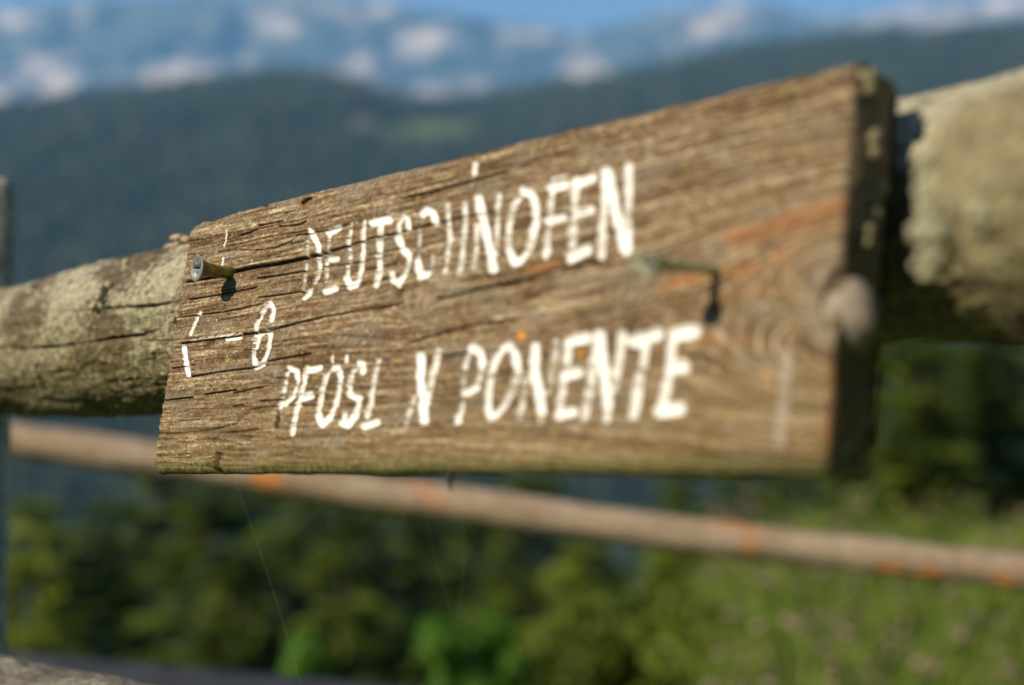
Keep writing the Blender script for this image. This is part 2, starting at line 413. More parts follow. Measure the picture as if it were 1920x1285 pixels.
def taper(pts, rad, n=8):
    """tube through points with radii"""
    pts = np.asarray(pts, float); V = []; m = len(pts)
    for k in range(m):
        d = pts[min(k+1, m-1)]-pts[max(k-1, 0)]; d = d/np.linalg.norm(d)
        a = np.cross(d, (0.3, 0.9, 0.2)); a /= np.linalg.norm(a); b = np.cross(d, a)
        for j in range(n):
            th = 2*np.pi*j/n; V.append(pts[k]+rad[k]*(math.cos(th)*a+math.sin(th)*b))
    return np.array(V), grid_faces(m, n, True)
M_SPRUCE = [leaf_material('spruce_needles', (0.009, 0.018, 0.003), (0.105, 0.148, 0.008)), leaf_material('larch_needles', (0.060, 0.095, 0.006), (0.200, 0.235, 0.012))]
M_BARK = plain('bark', (0.10, 0.075, 0.055), sc=6, bump=0.02)
protos = []
for k in range(4):
    V, Fs = conifer_mesh(50+k, 10, 26, 15, (0.20, 0.24, 0.17, 0.27)[k])
    o = mesh_np('crown', V, Fs, M_SPRUCE[1 if k == 1 else 0], smooth=False)
    tv, tf = taper([(0, 0, -0.6), (0.02, 0, 3), (0, 0.02, 6.5), (0, 0, 9.7)], [.19, .14, .08, .015]); t = mesh_np('trunk', tv, tf, M_BARK)
    protos.append((o.data, t.data)); bpy.data.objects.remove(o); bpy.data.objects.remove(t)
def conifer(u, v, depth, kind, label, group, widen=1.0):
    p = px(u, v, depth); g = float(ground_z(p[0], p[1])); H = (p[2]-g)/10
    root = empty('conifer_tree', (p[0], p[1], g), random.uniform(0, 6)); root.scale = (H*widen, H*widen, H)
    for nm, me in (('crown', protos[kind][0]), ('trunk', protos[kind][1])):
        o = bpy.data.objects.new(nm, me); COL.objects.link(o); o.parent = root
    tag(root, label, 'tree', group)
G1 = 'dark spruces crowding the slope below the fence'
L1 = 'dark spruce crowding the shaded slope below the pole fence'
conifer(70, 930, 13.5, 1, 'sunlit yellow-green larch with a slim pointed top left of the darker spruces', None)
for (u, v, d, k, wd) in ((-90, 990, 30, 0, 1), (200, 1010, 32, 3, 1.1), (305, 930, 40, 2, 1.2), (385, 985, 28, 0, 1.2), (470, 905, 44, 2, 1.2), (560, 960, 31, 3, 1.0), (645, 1000, 27, 0, 0.9), (720, 930, 42, 0, 1.2),
        (825, 965, 52, 2, 1.2), (905, 1010, 46, 0, 1.2), (990, 950, 38, 2, 1.1), (1290, 860, 34, 2, 1.1), (1400, 830, 30, 0, 1.2), (1490, 790, 44, 2, 1.2), (1590, 720, 36, 0, 1.2), (1870, 600, 30, 3, 1.1), (1800, 590, 27, 2, 1.3), (1940, 560, 34, 0, 1.2), (1640, 640, 28, 3, 1.2), (1960, 800, 26, 2, 1.2), (1730, 640, 25, 2, 1.3), (130, 1090, 22, 2, 1.0), (1560, 980, 24, 0, 1.2), (450, 1090, 21, 0, 1.2)):
    conifer(u, v-(75 if u < 1000 else 0), d, k, L1, G1, wd*(1.25 if u < 1000 else 1.1))
conifer(1110, 975, 13.5, 1, 'bushy sunlit yellow-green larch standing between two groups of dark spruces', None, 1.5)
conifer(1255, 1010, 12.5, 1, 'short broad yellow-green larch behind the meadow bank', None, 1.5)
conifer(1690, 560, 33, 3, 'tall spruce with sunlit yellow-green top just below the butt end of the rail', None, 1.2)

def bush(u, v, depth, width, label, mat, group=None, n=900, leaf=0.05, cat='bush', name='leafy_bush'):
    p = px(u, v, depth); g = float(ground_z(p[0], p[1])); H = max(0.25, p[2]-g)
    root = empty(name, (p[0], p[1], g), random.uniform(0, 6))
    r = np.random.default_rng(int(u+v)); V = []; Fs = []
    cl = [(r.normal(0, .36)*width, r.normal(0, .36)*width, H-width*r.uniform(.25, 1.5), width*r.uniform(.28, .5)) for _ in range(16)]
    for k in range(n):
        c = cl[r.integers(len(cl))]; d = r.normal(0, 1, 3); d /= np.linalg.norm(d); q = np.array(c[:3])+d*c[3]*r.uniform(.6, 1.05)
        q[2] = min(max(q[2], .03), H*1.0)
        a = r.normal(0, 1, 3); a /= np.linalg.norm(a); b = np.cross(a, d); b /= np.linalg.norm(b)+1e-9
        s = leaf*r.uniform(.6, 1.4); i = len(V)
        V += [q-a*s, q+b*s*.5, q+a*s, q-b*s*.5]; Fs.append((i, i+1, i+2, i+3))
    mesh_np('foliage', np.array(V), np.array(Fs), mat, root, smooth=False)
    for k in range(5):
        c = cl[k]; tv, tf = taper([(0, 0, -0.05), (c[0]*.4, c[1]*.4, c[2]*.5), (c[0], c[1], c[2])], [.02, .014, .006], 6)
        mesh_np('stem', tv, tf, M_BARK, root)
    tag(root, label, cat, group)
M_FRESH = leaf_material('fresh_green_leaves', (0.060, 0.150, 0.012), (0.150, 0.300, 0.030), 0.3)
M_OLIVE = leaf_material('olive_leaves', (0.060, 0.095, 0.008), (0.170, 0.210, 0.020), 0.3)
bush(570, 1188, 7.6, 0.20, 'small bright green bush alone in the shade of the spruces', M_FRESH, n=1500, leaf=.04)
bush(905, 1150, 8.0, 0.30, 'wide bright green bush beside the flowering meadow bank', M_FRESH, n=2400, leaf=.04)
bush(1230, 1085, 11.5, 0.62, 'olive green bush behind the meadow bank below the yellow-green larch', M_OLIVE, n=1300, leaf=.06)
bush(1050, 1160, 10.5, 0.42, 'olive green bush between the bright green bush and the meadow bank', M_OLIVE, n=900, leaf=.06)

bush(1150, 1110, 6.4, 0.26, 'olive bush with upright stems at the edge of the meadow grass', M_OLIVE, n=1100, leaf=.04)
bush(1290, 1110, 5.9, 0.24, 'rounded olive bush half sunk in the meadow grass', M_OLIVE, n=1000, leaf=.04)
def meadow():
    n = 20000
    u = rng.uniform(1180, 2300, n); d = rng.uniform(3.2, 10.5, n)
    x = (u-CX)/F*d; y = d; z = ground_z(x, y)
    bank = sstep(1180, 1500, u)
    h = rng.uniform(.25, .62, n)*(0.36+0.64*bank)*np.clip(d/6, .6, 1.25)
    tilt = rng.normal(0, .14, (n, 2)); a = rng.uniform(0, 2*np.pi, n); wd = rng.uniform(.006, .016, n)
    bx, by = np.cos(a)*wd, np.sin(a)*wd
    P0 = np.stack([x-bx, y-by, z-.02], -1); P1 = np.stack([x+bx, y+by, z-.02], -1)
    P2 = np.stack([x+bx*.8+tilt[:, 0]*h*.5, y+by*.8+tilt[:, 1]*h*.5, z+h*.6], -1)
    P3 = np.stack([x-bx*.8+tilt[:, 0]*h*.5, y-by*.8+tilt[:, 1]*h*.5, z+h*.6], -1)
    P4 = np.stack([x+tilt[:, 0]*h*1.3, y+tilt[:, 1]*h*1.3, z+h], -1)
    P5 = P4+np.stack([bx*.2, by*.2, 0*bx], -1)
    V = np.stack([P0, P1, P2, P3, P4, P5], 1).reshape(-1, 3); b = np.arange(n)*6
    Fs = np.concatenate([np.stack([b, b+1, b+2, b+3], -1), np.stack([b+3, b+2, b+5, b+4], -1)])
    o = mesh_np('meadow_grass', V, Fs, leaf_material('meadow_blades', (0.080, 0.150, 0.016), (0.250, 0.300, 0.050), 0.3, 2.2), smooth=False)
    tag(o, 'tall meadow grass growing on the bank behind the fence', 'grass', kind='stuff')
    # flower heads
    V = []; Fs = []; V2 = []; F2 = []
    for k in range(620):
        uu = rng.uniform(1330, 2200); dd = rng.uniform(4, 9.5); xx = (uu-CX)/F*dd; zz = float(ground_z(xx, dd))+rng.uniform(.35, .66)*np.clip(dd/6, .6, 1.25)
        A_, B_ = (V, Fs) if rng.uniform() < .9 else (V2, F2)
        s = rng.uniform(.010, .024); i = len(A_)
        for t in range(6): A_.append((xx+s*math.cos(t*1.047), dd+s*math.sin(t*1.047), zz+rng.uniform(-.4, .4)*s))
        A_ += [(xx, dd, zz+s*.8), (xx, dd, zz-s*.9)]
        for t in range(6): B_ += [(i+t, i+(t+1) % 6, i+6), (i+(t+1) % 6, i+t, i+7)]
    o = mesh_np('pink_flower_heads', np.array(V), np.array(Fs), leaf_material('pink_petals', (0.24, 0.15, 0.11), (0.36, 0.25, 0.20)), smooth=False)
    tag(o, 'dusty pink flower heads scattered through the meadow bank', 'flowers', kind='stuff')
    o = mesh_np('yellow_flower_heads', np.array(V2), np.array(F2), leaf_material('yellow_petals', (0.30, 0.28, 0.03), (0.40, 0.36, 0.05)), smooth=False)
    tag(o, 'yellow flower heads scattered through the meadow bank', 'flowers', kind='stuff')
meadow()

# ------------------------------------------------------------------ the sign's plane
RV = np.array([2685., -2847., 253.]); RV /= np.linalg.norm(RV)          # along the board
UV = np.array([1416., 2847., 10542.]); UV -= UV.dot(RV)*RV; UV /= np.linalg.norm(UV)
NV = np.cross(RV, UV)                                                   # out of its face
CAM = np.array([0, 0, CAMZ])
OB = px(285, 885, 0.12*F/485)                                           # lower corner of the arrow end
TH = 0.024
def st(u, v, off=0.0):
    d = px(u, v, 1.0)-CAM; k = (OB+off*NV-CAM).dot(NV)/d.dot(NV); p = CAM+d*k-OB
    return p.dot(RV), p.dot(UV)
def bp(s, t, w=0.0): return OB+s*RV+t*UV+w*NV
def proj(P):
    return CX+F*P[..., 0]/P[..., 1], CY-F*(P[..., 2]-CAMZ)/P[..., 1]

# ------------------------------------------------------------------ round rails
def make_log(name, p0, p1, rad, seed, mat, nu=300, nv=160, parent=None, bend=None, rough=0.0025, cracks=(), lump=0.0, spots=None, round_ends=(0.0, 0.0), cut=(0.0, 0.0), tfoc=None, dense=None, square=None):
    p0 = np.asarray(p0, float); p1 = np.asarray(p1, float); L = np.linalg.norm(p1-p0); D = (p1-p0)/L
    up = np.array([0, 0, 1.0]) if abs(D[2]) < .8 else np.array([0, 1.0, 0])
    A = up-up.dot(D)*D; A /= np.linalg.norm(A); B = np.cross(D, A)
    a = np.linspace(0, 1, nu); th = np.arange(nv)/nv*2*np.pi
    if tfoc is not None: th = (tfoc+(th-np.pi)-0.62*np.sin(th-np.pi)) % (2*np.pi)
    if dense: a = np.interp(a, [0, .06, .94, 1], [0, dense[0], dense[1], 1])
    AA, TT = np.meshgrid(a, th, indexing='ij')
    r = rad(AA) if callable(rad) else rad+0*AA
    if square is not None: r = r*(np.abs(np.cos(TT-square))**12+np.abs(np.sin(TT-square))**12)**(-1/12)
    ct, stn = np.cos(TT), np.sin(TT)
    la = AA*L
    h = rough*1.6*fbm(la*9, ct*1.3+seed, stn*1.3, seed=seed, o=3)+rough*0.7*fbm(la*60, ct*9, stn*9, seed=seed+5, o=3)
    h = h+rough*0.35*fbm(la*420, ct*52*rad_of(rad)/.04, stn*52*rad_of(rad)/.04, seed=seed+8, o=3)
    if lump:
        b = fbm(la*150, ct*7, stn*7, seed=seed+11, o=2); b2 = fbm(la*26, ct*2, stn*2, seed=seed+12, o=2)
        h = h+lump*sstep(0.05, 0.55, b)*sstep(-0.15, 0.35, b2)
    cr = np.zeros_like(AA)
    for (pts, wid, dep) in cracks:         # crack: points (along fraction, angle)
        pa = np.array([q[0] for q in pts]); pt = np.array([q[1] for q in pts])
        tc = np.interp(AA, pa, pt)+0.012*noise(la*70, la*0+len(pts), seed=seed+3)
        d = np.abs((TT-tc+np.pi) % (2*np.pi)-np.pi)*r
        ins = sstep(pa[0]-.004, pa[0]+.02, AA)*(1-sstep(pa[-1]-.02, pa[-1]+.004, AA))
        wv = wid*(0.65+0.5*noise(la*45, la*0+3, seed=seed+9))
        c = np.clip(1-d/wv, 0, 1)*ins; cr = np.maximum(cr, np.sqrt(c)); h = h-dep*np.sqrt(c)
    rr = r+h
    for e, (re) in enumerate(round_ends):  # worn ends
        if re: dd = la if e == 0 else L-la; rr = rr*np.sqrt(np.clip(1-(1-np.clip(dd/re, 0, 1))**2.4*.75, 0.05, 1))
    C = p0+AA[..., None]*(p1-p0)
    for e, cc in enumerate(cut):           # ends sawn at a slant
        if cc: k = (1-AA) if e == 0 else AA; C = C+(D*(cc*ct*k)[..., None])
    if bend is not None: C = C+np.stack([bend(AA)[k] for k in range(3)], -1)
    P = C+rr[..., None]*(ct[..., None]*A+stn[..., None]*B)
    V = P.reshape(-1, 3); Fq = grid_faces(nu, nv, True)
    sp = np.zeros_like(AA)
    if spots is not None:
        for (sa, stt, ra, rt) in spots:
            d = np.hypot((AA-sa)/ra, ((TT-stt+np.pi) % (2*np.pi)-np.pi)/rt); sp = np.maximum(sp, 1-sstep(.7, 1.15, d+.35*noise(la*60, TT*6, seed=3)))
    lc = np.stack([la, TT*rad_of(rad), rr], -1).reshape(-1, 3)
    alg = np.clip(0.5-0.8*ct, 0, 1)        # algae keep to the damp underside
    caps = []; extra = []; el = []; base = len(V)
    for e in (0, 1):                        # rough end grain
        ring = np.arange(nv)+(0 if e == 0 else (nu-1)*nv); c0 = C.reshape(nu, nv, 3)[0 if e == 0 else -1].mean(0)
        prev = ring
        for kf in (0.82, 0.55, 0.28, 0.06):
            q = c0+(V[ring]-c0)*kf+D*(rng.normal(0, rough*.5, nv)[:, None])+D*((-1 if e == 0 else 1)*rough*.8*(1-kf))
            ids = base+np.arange(nv); extra.append(q); el.append(np.stack([np.full(nv, e*L), TT[0]*rad_of(rad)*kf, np.full(nv, kf*.1)], -1)); base += nv
            j = np.arange(nv); j2 = (j+1) % nv
            f = np.stack([prev[j], prev[j2], ids[j2], ids[j]], -1); caps.append(f if e == 0 else f[:, ::-1]); prev = ids
        caps.append(np.array([[prev[0], prev[k], prev[k+1], prev[k+1]] for k in range(1, nv-1)])[:0])
    V = np.concatenate([V]+extra); lc = np.concatenate([lc]+el); ne = len(V)-nu*nv
    z = np.zeros(ne)
    Fq = np.concatenate([Fq]+[c for c in caps if len(c)])
    o = mesh_np(name, V, Fq[:, ::-1], mat, parent, attrs={'lc': lc, 'crack': np.concatenate([cr.ravel(), z]), 'algae': np.concatenate([alg.ravel(), z+.4]), 'spot': np.concatenate([sp.ravel(), z])})
    return o, dict(p0=p0, D=D, L=L, A=A, B=B, r=rad_of(rad))
def rad_of(rad): return float(rad(np.array([[0.5]]))[0, 0]) if callable(rad) else rad

def clump(name, centre, size, n, mat, parent, seed=0, flat=(1, 1, 1)):
    """crusty lump: a few warty blobs grown together"""
    r = np.random.default_rng(seed); V = []; Fs = []; nu, nv = 9, 12
    for k in range(n):
        c = np.asarray(centre)+r.normal(0, .55, 3)*size*np.asarray(flat); s = size*r.uniform(.35, .75)
        th = np.linspace(0.02, np.pi-.02, nu)[:, None]; ph = (np.arange(nv)/nv*2*np.pi)[None]
        X = np.sin(th)*np.cos(ph); Y = np.sin(th)*np.sin(ph); Z = np.cos(th)+0*ph
        q = 1+.38*fbm(X*2.2+k, Y*2.2, Z*2.2, seed=seed+k, o=3)
        b = len(V)*1; P = np.stack([X*q, Y*q, Z*q], -1).reshape(-1, 3)*s+c
        b = sum(len(x) for x in V); V.append(P); Fs.append(grid_faces(nu, nv, True, b))
    return mesh_np(name, np.concatenate(V), np.concatenate(Fs), mat, parent)

def chip(c, sz, D, seed):
    r = np.random.default_rng(seed); up = np.array([0, 0, 1.0]); sd = np.cross(D, up); sd /= np.linalg.norm(sd); nu, nv = 14, 10
    th = np.linspace(.03, np.pi-.03, nu)[:, None]; ph = (np.arange(nv)/nv*2*np.pi)[None]
    X = np.cos(th)+0*ph; Y = np.sin(th)**.35*np.sign(np.cos(ph))*np.abs(np.cos(ph))**.4; Z = np.sin(th)**.35*np.sign(np.sin(ph))*np.abs(np.sin(ph))**.4
    j = 1+.4*fbm(X*1.7+seed, Y*1.7, Z*1.7, seed=seed, o=3)
    P = c+sz*((X*j*r.uniform(.8, 1.3)+.3*Z)[..., None]*D+(Y*j*.6)[..., None]*sd+(Z*j*r.uniform(.4, .7)+.25*X*r.uniform(-1, 1))[..., None]*up)
    return mesh_np('bark_chip', P.reshape(-1, 3), grid_faces(nu, nv, True), M_CHIP)
M_RAIL = log_material('lichen_covered_rail', (0.315, 0.290, 0.200), (0.095, 0.070, 0.043), 0.62, 0.85)
M_BUTT = log_material('mossy_butt', (0.215, 0.185, 0.105), (0.085, 0.060, 0.032), 0.50, 0.35)
M_POLE = log_material('peeled_pole', (0.31, 0.245, 0.175), (0.255, 0.185, 0.125), 0.4, 0.15, 0.3)
M_POST = log_material('grey_post', (0.40, 0.365, 0.30), (0.30, 0.265, 0.21), 0.5, 0.15)
M_LOW = log_material('grey_lower_rail', (0.20, 0.18, 0.14), (0.13, 0.11, 0.085), 0.5, 0.15)
M_DARK = log_material('shade_blue_pole', (0.035, 0.040, 0.055), (0.022, 0.026, 0.038), 0.4, 0.1)  # pole lying in shadow: the bluish shade is put into its colour
M_LICH = plain('crusty_lichen', (0.34, 0.32, 0.21), 0.95, sc=220, var=.35, bump=.001)
M_MOSS = plain('dull_edge_lichen', (0.20, 0.175, 0.095), 0.95, sc=300, var=.5, bump=.001)
M_CHIP = plain('wood_chip', (0.36, 0.265, 0.18), 0.9, sc=120, var=.4, bump=.001)

def main_rail():
    off = -(TH+0.0445)
    s0, t0 = st(0, 666, off); s1, t1 = st(1750, 414, off)
    D = (bp(s1, t1, off)-bp(s0, t0, off)); D /= np.linalg.norm(D)
    a = bp(s0, t0, off)-D*0.55; b = bp(s1, t1, off)+D*0.42; L = np.linalg.norm(b-a)
    root = empty('fence_rail', tuple(a))
    fr = lambda q: (np.dot(q-a, D))/L
    def rad(A):                            # a swelling left of the sign
        x = A*L
        return 0.0430+0.0016*np.sin(x*9+1.0)+0.0030*sstep(0.60, 0.72, x)*(1-sstep(.95, 1.3, x))-0.0010*sstep(.35, .5, x)
    ck = lambda pts: pts
    # crack positions found by projecting the lit side
    def ang(u, v):
        d = px(u, v, 1.0)-CAM; d /= np.linalg.norm(d)
        best = None
        for k in np.linspace(.3, 1.6, 700):
            p = CAM+d*k; q = p-a; al = q.dot(D); rr = np.linalg.norm(q-al*D)
            if rr < 0.0437: best = (al/L, q-al*D); break
        if best is None: return None
        up = np.array([0, 0, 1.0]); A_ = up-up.dot(D)*D; A_ /= np.linalg.norm(A_); B_ = np.cross(D, A_)
        return best[0], math.atan2(best[1].dot(B_), best[1].dot(A_)) % (2*np.pi)
    cr = []
    for pts, wd, dp in (([(0, 652), (90, 651), (150, 644), (220, 632), (290, 624)], .0013, .005), ([(115, 588), (170, 583), (235, 578), (340, 570)], .0011, .004), ([(285, 637), (340, 636)], .0008, .003), ([(0, 612), (90, 609)], .0006, .002), ([(200, 708), (300, 704)], .0006, .002), ([(60, 700), (180, 690)], .0006, .0015)):
        q = [ang(*p) for p in pts]; q = [x for x in q if x]
        if len(q) > 1: cr.append((q, wd, dp))
    fa = ang(120, 640)[1]
    o, g = make_log('log', a, b, rad, 5, M_RAIL, 860, 330, None, rough=0.0020, cracks=cr, lump=0.0008, tfoc=fa, dense=(.32, .86))
    o.parent = root; o.matrix_parent_inverse = Matrix.Translation(-Vector(a))
    for k, (u, v, sz, n) in enumerate(((196, 555, .0042, 6), (186, 572, .0034, 5), (205, 540, .0032, 4), (60, 545, .0040, 5), (130, 534, .0034, 4), (240, 494, .0030, 4), (335, 600, .0030, 4))):
        d = px(u, v, 1.0)-CAM; d /= np.linalg.norm(d)
        best = min(((np.linalg.norm((CAM+d*x-a)-(CAM+d*x-a).dot(D)*D), x) for x in np.linspace(.6, 1.3, 500)))
        rr = [x for x in np.linspace(.6, 1.3, 1500) if np.linalg.norm((CAM+d*x-a)-(CAM+d*x-a).dot(D)*D) < .0462]
        x = rr[0] if rr else best[1]
        c = clump('lichen_clump', CAM+d*x, sz, n, M_LICH, None, 40+k); c.parent = root; c.matrix_parent_inverse = Matrix.Translation(-Vector(a))
    for k, (u, v, sz) in enumerate(((322, 468, .0050), (337, 458, .0046), (334, 446, .0042), (350, 449, .0036))):
        d = px(u, v, 1.0)-CAM; d /= np.linalg.norm(d)
        best = min(((np.linalg.norm((CAM+d*x-a)-(CAM+d*x-a).dot(D)*D), x) for x in np.linspace(.6, 1.3, 500)))
        c = chip(CAM+d*best[1], sz, D, 70+k); c.parent = root; c.matrix_parent_inverse = Matrix.Translation(-Vector(a))
    tag(root, 'lichen-covered round fence rail running behind the wooden sign', 'fence rail')
    return a, D, L
RA, RD, RL = main_rail()

def butt_rail():
    # a second rail lapped in front of the first, its worn butt beside the sign
    off = 0.010
    s0, t0 = st(1830, 428, off); a = bp(s0, t0, off); D = RD.copy()
    b = a+D*0.30
    root = empty('fence_rail', tuple(a))
    o, g = make_log('log', a, b, lambda A: 0.0345+0.0008*np.sin(A*5+.5), 23, M_BUTT, 420, 220, None, rough=0.0034, lump=0.0028, round_ends=(0.024, 0.0), cut=(-0.008, 0))
    o.parent = root; o.matrix_parent_inverse = Matrix.Translation(-Vector(a))
    for k, (u, v, sz, n, back) in enumerate(((1748, 315, .0036, 5, .0), (1752, 350, .0042, 6, .0), (1740, 385, .0042, 6, .0), (1765, 400, .0040, 6, 0), (1735, 430, .0046, 6, .0), (1770, 435, .0034, 5, 0), (1745, 470, .0044, 5, .0), (1738, 500, .0030, 4, 0), (1850, 382, .0034, 5, 0), (1838, 440, .0022, 3, 0), (1870, 490, .0022, 3, 0))):
        d = px(u, v, 1.0)-CAM; d /= np.linalg.norm(d); hit = None
        for x in np.linspace(.30, .60, 900):
            q = CAM+d*x-a; al = q.dot(D); rr = np.linalg.norm(q-al*D)
            lim = 0.0340*math.sqrt(max(.05, 1-(1-min(max(al/.024, 0), 1))**2.4*.75))
            if al > -0.004 and rr < lim+.0025: hit = x; break
        if hit is None: hit = 0.43
        c = clump('lichen_clump', CAM+d*hit, sz, n, M_LICH, None, 140+k); c.parent = root; c.matrix_parent_inverse = Matrix.Translation(-Vector(a))
    tag(root, 'thick rail end with worn rounded butt and crusty lichen, lapped beside the sign', 'fence rail')
butt_rail()

def other_rails():
    # fence post at the rail's far end
    a = px(-84, 362, 1.16); b = px(-138, 1400, 1.16); gz = float(ground_z(b[0], b[1])); b[2] = gz-.3
    root = empty('fence_post', (b[0], b[1], gz))
    o, _ = make_log('post', a, b, lambda A: 0.0420-0.0035*sstep(.02, .12, A)+0.001*np.sin(A*11), 31, M_POST, 260, 120, None, rough=.002, cut=(0.016, 0), square=-0.30)
    o.parent = root; o.matrix_parent_inverse = Matrix.Translation(-Vector(root.location))
    tag(root, 'grey weathered fence post standing behind the end of the lichen-covered rail', 'fence post')
    # long peeled pole of the fence behind
    p0, p1 = px(-700, 752, 2.5), px(2700, 1150, 1.75)
    p0, p1 = np.array(p0), np.array(p1)
    um = lambda u: 0
    o, _ = make_log('peeled_pole', p0, p1, lambda A: 0.0270-0.0060*A, 41, M_POLE, 500, 64, None, rough=.0016,
        bend=lambda A: (0*A, 0*A, 0.012*np.sin(A*2*np.pi*1.0+0.35)), spots=[(.440, 1.8, .006, .7), (.448, 1.6, .004, .5), (.70, 1.8, .004, .4), (.768, 2.15, .007, .45), (.785, 2.2, .006, .4), (.82, 2.1, .004, .4), (.878, 1.9, .009, .9)])
    tag(o, 'slender peeled pole with orange lichen slanting down behind the sign', 'fence rail')
    # lower rail under the sign's rail
    off = -0.07
    s0, t0 = st(0, 1375, off); a = bp(s0, t0, off)-RD*.6; b = bp(s0, t0, off)+RD*1.0
    o, _ = make_log('lower_rail', a, b, lambda A: 0.043+.001*np.sin(A*8), 51, M_LOW, 300, 100, None, rough=.0026, lump=.001)
    tag(o, 'grey lower fence rail below the sign, only its top showing', 'fence rail')
    a = px(-500, 1213, 2.4); b = px(1600, 1412, 1.9)
    o, _ = make_log('dark_pole', a, b, 0.031, 61, M_DARK, 200, 48, None, rough=.0016)
    tag(o, 'dark pole with shade painted in, low behind the grey lower rail', 'fence rail')
other_rails()

